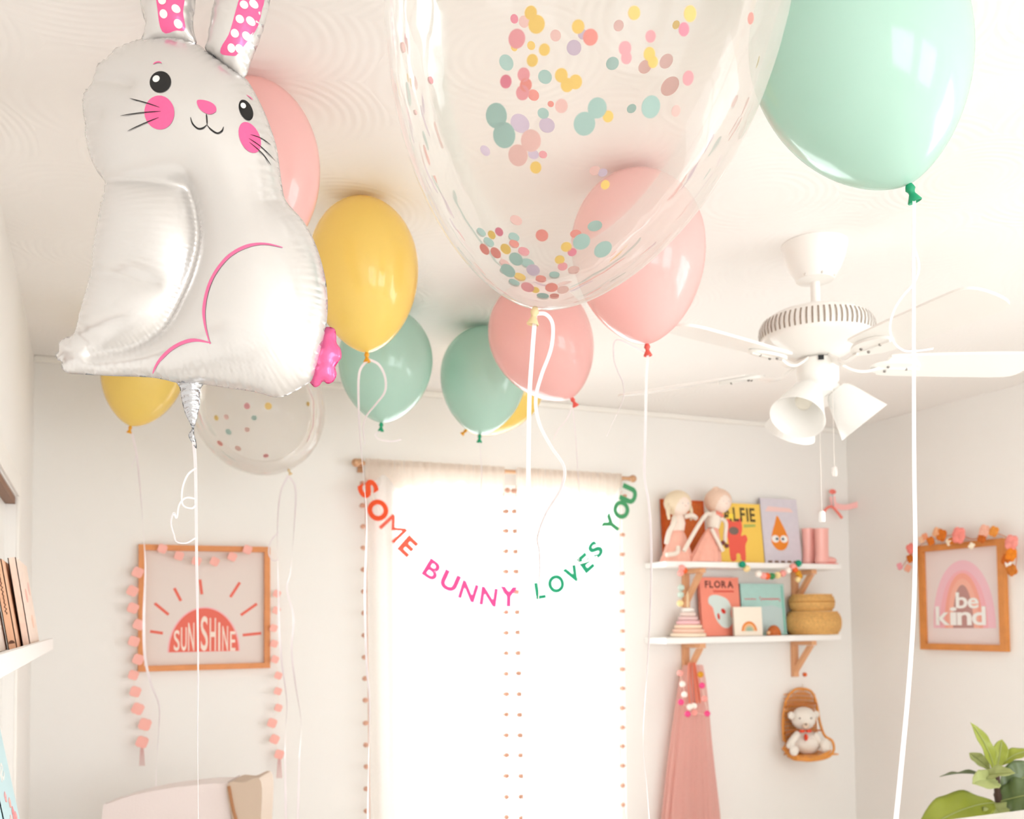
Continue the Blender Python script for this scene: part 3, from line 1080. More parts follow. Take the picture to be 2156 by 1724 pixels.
for ln, w in (([(461, 280), (462, 290), (462.5, 302)], 2.8), ([(430, 288), (434, 301), (444, 310), (454, 309), (462, 302)], 3.2), ([(462, 302), (470, 311), (482, 317.5), (491, 312), (494, 303)], 3.2)):
    q = decal(PB, strip(catmull2(ln, 5, False), w), 1.5)
    mb.add(q.v, q.f)
mb.build('mouth', P_BLACK, bun, smooth=180)
for ln in ([(302, 244), (335, 256), (368, 268.6)], [(283, 278.4), (330, 277), (370, 276.6)], [(298, 310), (332, 299), (366, 288.5)],
           [(543, 310), (562, 311), (577, 317)], [(541, 319), (562, 330), (584, 346)], [(542, 327), (565, 344), (579, 362)]):
    decal(PB, strip(catmull2(ln, 5, False), 1.9), 1.9).build('whisker', P_BLACK, bun, smooth=180)
mb = MB()
for ln in ([(328, 790), (350, 767), (378, 747), (406, 736), (434, 733), (467, 740)], [(465, 742), (457, 708), (454, 673), (462, 631), (479, 597), (507, 567), (542, 548), (577, 541), (612, 545)]):
    q = decal(PB, strip(catmull2(ln, 5, False), 7), 1.4)
    mb.add(q.v, q.f)
mb.build('haunch_line', P_LINE, bun, smooth=180)
ribbon_on(bun, BD, [(408, 930), (411, 970), (412, 1010), (413, 1080), (414, 1180), (416, 1300), (417, 1420), (416, 1550), (418, 1740)], .0048, 2.2, end=1.15)
ribbon_on(bun, BD, [(413, 985), (395, 1000), (384, 1030), (385, 1062), (403, 1070), (412, 1064)], .0025, 5.)
ribbon_on(bun, BD, [(412, 1050), (392, 1048), (378, 1062), (372, 1090), (366, 1080), (360, 1100), (366, 1125), (372, 1140), (392, 1143), (412, 1132)], .0025, 7.)

# ================================================================== CEILING FAN
fc = Vector((0, 0, 0))
r_ = ray(1714, 515)
fk = (ZC - CAM.z) / r_.z
fc = CAM + r_ * fk
FX, FY = fc.x, fc.y
fan = thing('ceiling_fan', (FX, FY, ZC), 'white ceiling fan with five blades and frosted glass lights', 'ceiling fan')
xf = Matrix.Translation((FX, FY, 0))
MB().lathe([(.088, 2.4395), (.086, 2.425), (.080, 2.40), (.068, 2.37), (.055, 2.352), (.050, 2.340), (.030, 2.336), (.018, 2.334)], xf, 48).build('canopy', FANW, fan, smooth=40)
mat('steel_screw', '8A8580', .3, metal=1)
for a_ in (200, 250, 300, 20):
    MB().ball((FX + .0515 * math.cos(rd(a_)), FY + .0515 * math.sin(rd(a_)), 2.345), .004, n=6).build('screw', mat('white_screw', 'D8D3CC', .3, metal=.3), fan)
MB().lathe([(.0125, 2.345), (.0125, 2.26)], xf, 20).lathe([(.024, 2.275), (.026, 2.268), (.026, 2.25), (.02, 2.24)], xf, 24).build('downrod', FANW, fan, smooth=40)
ZBL = 2.104
mot = MB().lathe([(.02, 2.262), (.075, 2.258), (.12, 2.243), (.142, 2.228), (.15, 2.212), (.152, 2.196), (.149, 2.178), (.142, 2.168), (.115, 2.152), (.085, 2.138), (.07, 2.128), (.045, 2.12)], xf, 72).build('motor_housing', FANW, fan, smooth=35)
mb = MB()
for k in range(64):
    a_ = 2 * PI * k / 64
    c_, s_ = math.cos(a_), math.sin(a_)
    tx = Vector((-s_, c_, 0))
    pts = []
    for rr, zz in ((.1442, 2.226), (.1524, 2.211), (.1543, 2.196), (.1512, 2.180)):
        pts.append(Vector((FX + rr * c_, FY + rr * s_, zz)))
    vs = []
    for p in pts:
        vs += [p - tx * .0022, p + tx * .0022]
    mb.add(vs, [(2 * i, 2 * i + 1, 2 * i + 3, 2 * i + 2) for i in range(3)])
mb.build('vent_slots', mat('vent_shadow_gap', '9A8A7C', .8), mot)
MB().lathe([(.045, 2.122), (.055, 2.118), (.056, 2.10), (.056, 2.06), (.05, 2.052), (.046, 2.045), (.040, 2.03), (.02, 2.02), (.012, 2.005), (.001, 2.0)], xf, 40).build('switch_housing', FANW, fan, smooth=40)
cl = Rt0
bk = Vector((math.sin(yaw), math.cos(yaw), 0))


def fdir(deg):
    return cl * math.cos(rd(deg)) + bk * math.sin(rd(deg))


fd = fdir(262)
mb = MB()
q0 = Vector((FX, FY, 2.112)) + fd * .0575
sx_ = Vector((-fd.y, fd.x, 0))
for dx in (-.006, .006):
    pass
mb.add([q0 - sx_ * .007 + Vector((0, 0, -.006)), q0 + sx_ * .007 + Vector((0, 0, -.006)), q0 + sx_ * .007 + Vector((0, 0, .006)), q0 - sx_ * .007 + Vector((0, 0, .006)),
        q0 - sx_ * .007 + Vector((0, 0, -.006)) + fd * .003, q0 + sx_ * .007 + Vector((0, 0, -.006)) + fd * .003, q0 + sx_ * .007 + Vector((0, 0, .006)) + fd * .003, q0 - sx_ * .007 + Vector((0, 0, .006)) + fd * .003],
       [(0, 3, 2, 1), (4, 5, 6, 7), (0, 1, 5, 4), (1, 2, 6, 5), (2, 3, 7, 6), (3, 0, 4, 7)])
mb.build('reverse_switch', mat('black_plastic', '15181A', .4), fan)
for ang in (2, 290, 218, 146, 74):
    dr = fdir(ang)
    sd = Vector((dr.y, -dr.x, 0))   # clockwise side
    tl = rd(12)
    sdt = sd * math.cos(tl) + Vector((0, 0, 1)) * math.sin(tl)
    nrm = dr.cross(sdt).normalized()
    if nrm.z < 0:
        nrm = -nrm
    O = Vector((FX, FY, ZBL))
    pl2 = catmull2([(.185, -.045), (.20, -.056), (.33, -.064), (.50, -.069), (.56, -.066), (.585, -.045), (.592, 0), (.585, .045), (.56, .066), (.50, .069), (.33, .064), (.20, .056), (.185, .045), (.182, 0)], 4)
    fr_ = lambda u, v, d_: O + dr * u + sdt * v + nrm * d_
    bl_ = MB().prism(pl2, fr_, 0, .006).build('blade', FANW, fan, smooth=30)
    # blade iron: curved arm and leaf-shaped plate with a hole
    arm = [O + dr * .05 + Vector((0, 0, .012)), O + dr * .075 + Vector((0, 0, -.004)), O + dr * .10 - nrm * .016, O + dr * .13 - nrm * .018, O + dr * .165 - nrm * .008]
    ir = MB()
    ir.ribbon(smoothpath(arm, 6), .022, t=.006, phase=PI / 2)
    ring_o = ell(.215, 0, .068, .036, n=28)
    ir.prism(ring_o, fr_, -.0085, -.0005)
    ir.ribbon([fr_(.16, .0, -.006), fr_(.28, .0, -.010)], .006, t=.006)
    ir.build('blade_iron', FANW, fan, smooth=40)
    for u_, v_ in ((.19, .012), (.19, -.012), (.245, 0)):
        MB().ball(fr_(u_, v_, -.010), .004, n=6).build('screw', MATS['steel_screw'], fan)
FROST = mat('frosted_glass', 'FEFDFB', .3, trans=.35, coat=.4)
for ang in (-6, 112, 226):
    dr = fdir(ang)
    up_ = Vector((0, 0, 1))
    t_out = rd(38)
    ax = (-up_ * math.cos(t_out) + dr * math.sin(t_out)).normalized()
    O = Vector((FX, FY, 2.045)) + dr * .042
    q = Vector((0, 0, 1)).rotation_difference(ax)
    xs_ = Matrix.Translation(O) @ q.to_matrix().to_4x4()
    so = MB().tube([Vector((FX, FY, 2.045)) + dr * .02, O, O + ax * .018], .016, 16).build('lamp_holder', FANW, fan, smooth=40)
    pr = [(.026, .010), (.034, .018), (.041, .032), (.049, .055), (.057, .08), (.065, .105), (.073, .126), (.0735, .1275)]
    inn = [(r0 - .0025, z0) for r0, z0 in reversed(pr[:-1])]
    MB().lathe(pr + inn, xs_, 40, close=False).build('lamp_shade', FROST, fan, smooth=50)
    MB().lathe([(.010, .012), (.012, .03), (.021, .05), (.023, .065), (.018, .08), (.004, .087)], xs_, 20).build('bulb', mat('bulb_glass', 'FBF8F0', .2, trans=.5), fan, smooth=60)
# pull chains
pc = Vector((FX, FY, 2.03)) + fdir(255) * .05
zc = CAM.z + 0
ra = at(1716, 1078, (pc - CAM).dot(Fw))
MB().tube([pc, (pc.x, pc.y, ra.z)], .0007, 6).build('pull_chain', mat('chain_metal', 'E7E0D8', .3, metal=.6), fan)
MB().lathe([(.002, ra.z + .002), (.007, ra.z), (.0085, ra.z - .006), (.0085, ra.z - .024), (.007, ra.z - .028)], Matrix.Translation((pc.x, pc.y, 0)), 16).build('pull_knob', WHITE, fan, smooth=50)
pc2 = Vector((FX, FY, 2.03)) + fdir(300) * .05
rb = at(1738, 985, (pc2 - CAM).dot(Fw))
MB().tube([pc2, (pc2.x, pc2.y, rb.z)], .0007, 6).build('pull_chain', MATS['chain_metal'], fan)
MB().lathe([(.002, rb.z + .002), (.006, rb.z), (.008, rb.z - .014), (.006, rb.z - .024)], Matrix.Translation((pc2.x, pc2.y, 0)), 12).build('pull_knob', mat('clear_acrylic', 'F5F1EE', .1, trans=.6), fan, smooth=50)

# ================================================================== CURTAINS, ROD, BANNER
SHEER = sheer('sheer_curtain', 'F6F1EC', .38, .62)
SHEERD = sheer('gathered_heading', 'F3E6DA', .25, .6)
POM = mat('blush_pompom', 'D9A68E', .9, sheen=.4)
BRASS = mat('rose_gold_metal', 'CFA27E', .35, metal=.6)
rx0, rz = bw(752, 983, .07)
rx1, rz2 = bw(1330, 1000, .07)
rz = (rz + rz2) / 2
rod = thing('curtain_rod', (rx0, YB - .07, rz), 'rose gold curtain rod with round finials above the window', 'curtain rod')
MB().tube([(rx0, YB - .07, rz), (rx1, YB - .07, rz)], .009, 14).build('rod', BRASS, rod, smooth=60)
for x, sg in ((rx0, -1), (rx1, 1)):
    MB().ball((x + sg * .006, YB - .07, rz), .018, n=10).lathe([(.012, -.012), (.012, .0)], Matrix.Translation((x, YB - .07, rz)) @ Matrix.Rotation(PI / 2, 4, 'Y'), 14).build('finial', BRASS, rod, smooth=60)
    MB().tube([(x - sg * .03, YB - .07, rz), (x - sg * .03, YB - .0005, rz)], .006, 10).box((x - sg * .03 - .012, YB - .006, rz - .03), (x - sg * .03 + .012, YB - .0005, rz + .03)).build('rod_bracket', BRASS, rod)


def curtain(px0, px1, label, side):
    x0, x1 = bw(px0, 1200, .07)[0], bw(px1, 1200, .07)[0]
    root = thing('curtain', ((x0 + x1) / 2, YB - .07, .2), label, 'curtain', None)
    NX, NZ = 90, 26
    zt, zb = rz + .018, .2
    head = .13

    def P(u, v):
        x = x0 + (x1 - x0) * u
        z = zt + (zb - zt) * v
        k = .35 + .65 * min(1, v * 5)
        y = YB - .07 - .012 * math.sin(u * 2 * PI * 7.5 + side) * k - .006 * math.sin(u * 41 + 3 * side + v * 2) - .01 * math.sin(u * 9 + v * 3) * v
        if v < .06:
            y = YB - .07 + (.0115 * (1 if math.sin(u * 60) > 0 else 1)) * 0 - .0125 - .004 * math.sin(u * 2 * PI * 16)
        return Vector((x + .02 * v * math.sin(u * 3 + side), y, z))
    vs, fs = [], []
    for j in range(NZ + 1):
        for i in range(NX + 1):
            vs.append(P(i / NX, (j / NZ) ** 1.3))
    for j in range(NZ):
        for i in range(NX):
            a_ = j * (NX + 1) + i
            fs.append((a_, a_ + 1, a_ + NX + 2, a_ + NX + 1))
    mb = MB()
    mb.add(vs, fs)
    mb.build('curtain_panel', SHEER, root, smooth=180)
    # gathered heading, a second layer of cloth with uneven lower edge
    vs, fs = [], []
    for j in range(5):
        for i in range(NX + 1):
            u = i / NX
            hh = head * (.8 + .3 * math.sin(u * 23 + side * 2) * math.sin(u * 11))
            z = zt - hh * j / 4
            p = P(u, 0.0)
            vs.append(Vector((p.x, YB - .07 - .020 - .006 * math.sin(u * 2 * PI * 14) * (1 - .2 * j), z)))
    for j in range(4):
        for i in range(NX):
            a_ = j * (NX + 1) + i
            fs.append((a_, a_ + 1, a_ + NX + 2, a_ + NX + 1))
    mb = MB()
    mb.add(vs, fs)
    mb.build('curtain_heading', SHEERD, root, smooth=180)
    # cord and pompoms down both edges
    for u, ex in ((0, -1), (1, 1)):
        mb = MB()
        mb.tube([P(u, v / 24) + Vector((0, -.003, 0)) for v in range(1, 25)], .0022, 6)
        tr_ = mb.build('trim_cord', mat('blush_cord', 'DDB9A8', .8), root)
        n = 20
        for k in range(n):
            v = (.055 + k * .0475)
            p = P(u, v)
            r = .0115 if not (side == 1 and u == 1 or side == 2 and u == 0) else .013
            rot = Matrix.Rotation(random.random() * 3, 3, 'Z')
            MB().ball(p + Vector((ex * .014, -.008, -.004 + .004 * random.random())), r, sx=1.15, sz=.9, n=7, jit=.2, rot=rot).build('pompom', POM, tr_, smooth=180)
    return root


curtain(768, 1061, 'left sheer white curtain panel with pompom edges', 1)
curtain(1086, 1308, 'right sheer white curtain panel with pompom edges', 2)

# letter banner
banner = thing('letter_banner', Vector((*bw(1052, 1262, .12), 0)).xzy + Vector((0, 0, 0)), 'paper letter garland reading SOME BUNNY LOVES YOU across the curtains', 'banner')
banner.location = FB(*bw(1052, 1262, .12), .12)
banner['_o'] = tuple(banner.location)
RED = mat('orange_red_felt', 'FA6A3A', .8, trans=.35)
COR = mat('coral_felt', 'F9826A', .8, trans=.35)
PNK = mat('hot_pink_felt', 'F268AE', .8, trans=.35)
GRN = mat('teal_green_felt', '35B48C', .8, trans=.35)
GR2 = mat('leaf_green_felt', '5CB27E', .8, trans=.35)
LT = [('S', 775, 1029, 58, RED, 40), ('O', 795.6, 1074, 55, RED, 42), ('M', 828, 1113, 47, COR, 39), ('E', 859, 1150, 42, COR, 38),
      ('B', 910, 1200, 33, PNK, 38), ('U', 947, 1224, 26, PNK, 38), ('N', 986, 1245, 19, PNK, 37), ('N', 1029, 1256, 9, PNK, 37), ('Y', 1071, 1256, 2, PNK, 40),
      ('L', 1137, 1243, -9, GRN, 34), ('O', 1171, 1229, -20, GRN, 36), ('V', 1206, 1208, -30, GRN, 35), ('E', 1233, 1185, -38, GRN, 36), ('S', 1254, 1157, -48, GRN, 34),
      ('Y', 1288, 1104, -56, GR2, 36), ('O', 1308, 1073, -62, GR2, 36), ('U', 1324, 1041, -70, GR2, 36)]
for ch, x, y, a_, m_, h in LT:
    u, v = bw(x, y, .12)
    s_ = (bw(x, y - 10, .12)[1] - v) / 10
    mb = MB()
    wd_ = {'O': 1.02, 'M': 1.15, 'S': .74, 'E': .72, 'B': .82, 'L': .66}.get(ch, .98)
    put_char(mb, ch, FB, u, v, h * s_ * wd_ * 1.05, h * s_ * 1.06, rd(-a_), .119, .1215, bold={'M': .0, 'N': .035, 'B': .03}.get(ch, .045))
    mb.build('letter', m_, banner)
pts = [(757, 996)] + [(x, y - 6) for _, x, y, _, _, _ in LT] + [(1328, 1008)]
MB().tube(smoothpath([FB(*bw(x, y, .118), .118) for x, y in pts], 5), .0009, 6).build('string', mat('cream_string', 'EFE6DA', .8), banner)

# ================================================================== LEFT PICTURE (far wall)
def frame_pic(name, fr, u0, v0, u1, v1, fw, label, mwood, backcol, depth=.03):
    o = thing(name, fr((u0 + u1) / 2, v0, 0), label, 'picture')
    mb = MB()
    for a_, b_, c_, d_ in ((u0, v0, u0 + fw, v1), (u1 - fw, v0, u1, v1), (u0 + fw, v0, u1 - fw, v0 + fw), (u0 + fw, v1 - fw, u1 - fw, v1)):
        mb.prism([(a_, b_), (c_, b_), (c_, d_), (a_, d_)], fr, .0008, depth)
    mb.build('frame', mwood, o)
    pr_ = MB().prism([(u0 + fw, v0 + fw), (u1 - fw, v0 + fw), (u1 - fw, v1 - fw), (u0 + fw, v1 - fw)], fr, .004, .010).build('print', backcol, o)
    return o, pr_


u0, v1 = bw(292, 1146, .02)
u1, v0 = bw(568, 1406, .02)
pic, prt = frame_pic('sunshine_picture', FB, u0, v0, u1, v1, .022, 'wood framed print of a coral half sun reading SUNSHINE', mat('amber_wood', 'DD9055', .5, noise=.15, nscale=22), mat('blush_grey_paper', 'E6D8D1', .7))
SUNC = mat('coral_print', 'E8705F', .7)
SUNP = mat('rose_tint_print', 'F3B9BE', .7)
LETP = mat('cream_print', 'F6E3D6', .7)
FP = lambda px, py: bw(px, py, .011)
c0, b0 = FP(430, 1372)
rr = FP(502, 1372)[0] - c0
top = FP(430, 1281)[1] - b0
MB().prism(ell(c0, b0, rr + .006, top + .006, a0=0, a1=PI, n=40), FB, .0101, .0106).build('sun_halo', SUNP, prt)
MB().prism(ell(c0, b0 + .001, rr, top, a0=0, a1=PI, n=40), FB, .0107, .0112).build('sun', SUNC, prt)
mb = MB()
word = 'SUNSHINE'
lx = [372, 387, 402.5, 430, 448, 461.5, 474, 490]
lw = [12, 12, 13, 15, 13, 4, 12, 11]
lh = [46, 52, 62, 76, 72, 62, 54, 42]
for c_, x, w, h in zip(word, lx, lw, lh):
    ux, vz = FP(x, 1370)
    k = abs(FP(x + 10, 1370)[0] - ux) / 10
    put_char(mb, c_, FB, ux, vz + h * k / 2, w * k, h * k, 0, .0113, .0118, bold=.01)
mb.build('lettering', LETP, prt)
for p, q in (((316, 1329), (343, 1333)), ((326, 1270), (355, 1294)), ((367, 1238), (381, 1265)), ((421, 1220), (425, 1251)), ((505, 1226), (485, 1257)), ((541, 1271), (507, 1295)), ((550, 1333), (511, 1337))):
    A, B_ = FP(*p), FP(*q)
    d_ = Vector((B_[0] - A[0], B_[1] - A[1])).normalized()
    n_ = Vector((-d_.y, d_.x)) * .0055
    MB().prism([(A[0] + n_.x, A[1] + n_.y), (A[0] - n_.x, A[1] - n_.y), (B_[0] - n_.x, B_[1] - n_.y), (B_[0] + n_.x, B_[1] + n_.y)], FB, .0101, .011).build('sun_ray', SUNC, prt)

# garlands of pink felt shapes around the picture
FELT = mat('salmon_felt', 'FAB9AE', .9)


def felt_garland(label, pts, name='felt_garland', d=.045, sz=13, tassel=False):
    P = [FB(*bw(x, y, d), d) for x, y, *_ in pts]
    o = thing(name, P[-1], label, 'garland')
    MB().tube(smoothpath([FB(*bw(x, y, d), d - .002) for x, y, *_ in pts], 3), .0008, 5).build('string', MATS['cream_string'], o)
    for (x, y, *r), p in zip(pts, P):
        k = (r[0] if r else sz) / 2 / 560
        a_ = random.uniform(-.3, .3)
        poly = [(p.x + k * (1 + .12 * math.sin(4 * t + a_ * 5)) * math.cos(t + a_), p.z + k * 1.0 * (1 + .12 * math.sin(4 * t + a_ * 5)) * math.sin(t + a_)) for t in [2 * PI * i / 14 for i in range(14)]]
        MB().prism(poly, FB, d - .003, d + .003).build('felt_flower', FELT, o)
    if tassel:
        x, y = pts[-1][:2]
        mb = MB()
        for dx in (-4, -2, 0, 2, 4):
            mb.tube([FB(*bw(x + dx * .6, y + 6, d), d), FB(*bw(x + dx * 1.3, y + 50, d), d)], .0012, 5)
        mb.build('tassel', mat('dusty_pink_thread', 'D9A9A4', .9), o)
    return o


felt_garland('pink felt garland hanging down the left side of the sunshine picture', [(290, 1205), (279, 1244), (280, 1280), (292, 1315), (282, 1350), (291, 1388), (281, 1421, 22), (285, 1456, 24), (290, 1492, 26), (305, 1525, 27), (299, 1562, 26)], sz=24, tassel=True)
felt_garland('pink felt garland hanging down the right side of the sunshine picture', [(583, 1250), (582, 1285), (576, 1322), (577, 1355), (579, 1388), (586, 1422), (585, 1455), (586, 1490), (573, 1522, 22), (578, 1556, 22), (588, 1588, 22)], sz=18, tassel=True)
felt_garland('short swag of pink felt pieces across the top of the sunshine picture', [(342, 1155), (377, 1170), (414, 1181), (452, 1182), (489, 1172), (521, 1157)], sz=21)

# ================================================================== RIGHT PICTURE (right wall)
u0, v1 = rw(1934, 1150, .02)
u1, v0 = rw(2121, 1372, .02)
pic2, prt2 = frame_pic('rainbow_picture', FRW, u0, v0, u1, v1, .030, 'wood framed rainbow print reading be kind on the right wall', OAK, mat('pale_pink_paper', 'EADBD8', .7))
RP = lambda px, py: rw(px, py, .011)
cu_, cv_ = RP(2029, 1322)
for k, (rxp, typ, col) in enumerate(((68, 1179, 'F1C2CC'), (52, 1200, 'F3B4BC'), (41, 1206, 'F2A896'), (33, 1218, 'F4B7A4'), (22, 1231, 'BE908A'))):
    rx = RP(2029 + rxp, 1322)[0] - cu_
    ty = RP(2029, typ)[1] - cv_
    q = [(cu_ + rx * math.cos(a_) * (1 if abs(math.cos(a_)) < .97 else 1), cv_ + ty * math.sin(a_) ** .92) for a_ in [PI * i / 36 for i in range(37)]]
    MB().prism(q, FRW, .0101 + k * .0006, .0106 + k * .0006).build('rainbow_band', mat('rainbow_%d' % k, col, .7), prt2)
mb = MB()
for word, x0, x1, yb, yt, yx in (('be', 2013, 2062, 1281, 1246, 1258), ('kind', 1971, 2077, 1316, 1276, 1288)):
    wts = {'b': 1, 'e': .95, 'k': 1, 'i': .5, 'n': 1.05, 'd': 1}
    tot = sum(wts[c_] for c_ in word)
    x = x0
    for c_ in word:
        w = (x1 - x0) * wts[c_] / tot
        t_y = yt if c_ in 'bkd' else (yt + 2 if c_ == 'i' else yx)
        A, B_ = RP(x + 1, yb), RP(x + w - 1, t_y)
        put_char(mb, c_, FRW, (A[0] + B_[0]) / 2, (A[1] + B_[1]) / 2, B_[0] - A[0], B_[1] - A[1], 0, .0134, .0152, bold=.02)
        x += w
mb.build('lettering', P_WHITE, prt2)
fg = thing('flower_garland', FRW(*rw(2030, 1130, .06), .06), 'garland of pink and orange paper flowers over the rainbow picture', 'garland')
GP = [(1895, 1200), (1920, 1165), (1945, 1143), (1985, 1130), (2020, 1126), (2050, 1135), (2090, 1122), (2125, 1135), (2140, 1160), (2138, 1200)]
MB().tube(smoothpath([FRW(*rw(x, y, .05), .05) for x, y in GP], 6), .0015, 6).build('vine', mat('rust_cord', 'C9701E', .8), fg)
FCOL = [('F8948A', 17, 2021, 1127), ('F79A90', 15, 2132, 1142), ('F58A80', 12, 1920, 1155), ('EE8A1E', 13, 2131, 1168), ('E8963F', 11, 2095, 1119), ('D9741B', 13, 1985, 1127),
        ('D9741B', 10, 1962, 1139), ('C96A18', 10, 1919, 1176), ('F3B58A', 11, 1975, 1121), ('F3B9A2', 13, 2075, 1118), ('C9651A', 11, 2070, 1132), ('FBE7CC', 8, 2001, 1141),
        ('FDF2DC', 7, 2048, 1149), ('F4A8B4', 8, 1897, 1192), ('F0AF94', 9, 1914, 1196), ('C86414', 11, 2121, 1178), ('D07A2A', 12, 2133, 1200), ('F6C9A5', 8, 1943, 1136), ('F7EDE4', 8, 2126, 1188), ('F2A27A', 8, 1950, 1130), ('D2731F', 8, 2006, 1139)]
for col, r, x, y in FCOL:
    c_ = FRW(*rw(x, y, .05), .055)
    k = r / 440
    mb = MB()
    for j in range(6):
        a_ = 2 * PI * j / 6 + r
        off = Vector((-.006 * (j % 2), math.cos(a_) * k * .5, math.sin(a_) * k * .5))
        mb.ball(c_ + off, k * .55, sx=.35, n=6)
    mb.ball(c_, k * .45, sx=.7, n=6)
    mb.build('paper_flower', mat('petal_' + col, col, .9), fg, smooth=180)

# ================================================================== WALL SHELVES
SD = .19   # shelf depth


def shelf(pyt, pyb, label, brk):
    xl, zt = bw(1402, pyt, SD)
    xr_, _ = bw(1772, pyt, SD)
    zb = bw(1402, pyb, SD)[1]
    xr_ = min(xr_, XR - .03)
    o = thing('wall_shelf', ((xl + xr_) / 2, YB, zb), label, 'shelf', 'white shelves on the far wall')
    MB().box((xl, YB - SD, zb), (xr_, YB - .0008, zt), bev=.003).build('shelf_board', WHITE, o, smooth=30)
    for bx in brk:
        x = bw(bx, pyb, .03)[0]
        h = .19
        dp = SD * .86
        mb = MB()
        mb.box((x - .016, YB - .026, zb - h), (x + .016, YB - .0008, zb - .0008), bev=.002)
        mb.box((x - .016, YB - dp, zb - .024), (x + .016, YB - .026, zb - .0008), bev=.002)
        P0, P1 = (YB - .024, zb - h + .02), (YB - dp + .012, zb - .026)
        mb.prism([(P0[0], P0[1]), (P0[0], P0[1] + .032), (P1[0] + .030, P1[1]), (P1[0], P1[1])], lambda u, v, d_: Vector((x - .012 + d_, u, v)), 0, .024)
        mb.build('bracket', PINE, o, smooth=30)
    return xl, xr_, zt, zb


xl, xr_, ZT1, _ = shelf(1181, 1193, 'upper white shelf on wood brackets holding dolls and books', (1447, 1677))
_, _, ZT2, _ = shelf(1343, 1356, 'lower white shelf on wood brackets holding the ring stacker and basket', (1447, 1677))


def book(px0, py_top, px1, zbase, d, th, mcov, label, lean=.10, group=None, cat='book', name='picture_book'):
    """upright book: photo left, top, right; standing at distance d from the wall, leaning back"""
    u0 = bw(px0, py_top, d)[0]
    u1 = bw(px1, py_top, d)[0]
    H = bw((px0 + px1) / 2, py_top, d)[1] - zbase
    o = thing(name, FB((u0 + u1) / 2, zbase, d), label, cat, group)
    c_, s_ = math.cos(lean), math.sin(lean)
    # local frame: u right from left edge, v up the cover, e out of the cover
    fr = lambda u, v, e: FB(u, zbase + .0008 + v * c_ + max(0, -e) * s_ * 0 + e * s_ + th * s_, d - v * s_ + e * c_)
    mb = MB()
    mb.prism([(u0, 0), (u1, 0), (u1, H / c_), (u0, H / c_)], fr, -.0022, 0)
    mb.prism([(u0, 0), (u1, 0), (u1, H / c_), (u0, H / c_)], fr, -th, -th + .0022)
    mb.prism([(u0, 0), (u0 + .003, 0), (u0 + .003, H / c_), (u0, H / c_)], fr, -th, 0)
    mb.build('cover', mcov, o)
    MB().prism([(u0 + .003, .003), (u1 - .003, .003), (u1 - .003, H / c_ - .003), (u0 + .003, H / c_ - .003)], fr, -th + .0022, -.0022).build('pages', PAPER, o)
    ux = lambda f: u0 + (u1 - u0) * f
    vy = lambda f: H / c_ * f
    fn = lambda fu, fv, e: fr(ux(fu), vy(fv), e)
    return o, fn, (u1 - u0) / (H / c_)


def art(o, fn, poly, m_, lvl=1, name='cover_art', asp=1):
    MB().prism(poly, fn, .0002, .0002 + .0004 * lvl).build(name, m_, o)


# orange book behind the dolls
o, fn, _ = book(1396, 1052, 1486, ZT1, .035, .012, mat('burnt_orange_cover', 'DC6424', .6, noise=.1, nscale=60), 'burnt orange book behind the two dolls', .06)
art(o, fn, [(.07, .05), (.93, .05), (.93, .95), (.07, .95)], mat('rust_cover_panel', 'E07431', .6, noise=.25, nscale=90), 1)
# yellow book
o, fn, _ = book(1516, 1059, 1608, ZT1, .072, .010, mat('yellow_cover', 'F8CF5C', .5), 'yellow picture book titled ALFIE with a coral creature', .10)
mb = MB()
text_line(mb, 'ALFIE', fn, .12, .86, .70, .93, .0002, .0009, bold=.02)
mb.build('title', mat('olive_black_print', '4A3A20', .6), o)
art(o, fn, catmull2([(.22, .06), (.20, .35), (.16, .62), (.22, .74), (.30, .70), (.44, .70), (.52, .76), (.54, .58), (.50, .46), (.60, .48), (.64, .40), (.58, .30), (.56, .06), (.46, .06), (.44, .16), (.36, .16), (.34, .06)], 3), mat('coral_cover_print', 'F0614F', .6), 1)
art(o, fn, ell(.34, .54, .11, .065), mat('grey_cover_print', '7C6A60', .6), 3)
art(o, fn, [(.58, .60), (.85, .62), (.85, .66), (.58, .65)], mat('green_cover_print', 'B5BE63', .6), 1)
art(o, fn, [(.25, .74), (.36, .74), (.36, .82), (.25, .82)], mat('lemon_cover_print', 'FFE14D', .6), 3)
# lilac book with the orange drop
o, fn, _ = book(1608, 1049, 1686, ZT1, .075, .010, mat('lilac_grey_cover', 'DAD3DC', .5, noise=.06, nscale=40), 'pale lilac book with an orange teardrop face with big eyes', .10)
art(o, fn, catmull2([(.43, .74), (.35, .62), (.25, .46), (.22, .34), (.32, .24), (.46, .21), (.60, .25), (.68, .36), (.64, .48), (.54, .62)], 4), mat('orange_cover_print', 'EC8A28', .6), 1)
for x in (.33, .56):
    art(o, fn, ell(x, .385, .10, .055), P_WHITE, 2)
    art(o, fn, ell(x + (.04 if x < .4 else -.03), .385, .035, .02), mat('slate_print', '3C4A5A', .6), 4)
art(o, fn, [(.12, .80), (.88, .80), (.80, .86), (.20, .88)], mat('shell_pink_print', 'F2CFCB', .6), 1)
mb = MB()
for i in range(5):
    mb.prism([(.08 + i * .17, .025), (.2 + i * .17, .025), (.19 + i * .17, .055), (.09 + i * .17, .055)], fn, .0002, .0006)
mb.build('cover_art', mat('brown_cover_print', '7B5638', .6), o)

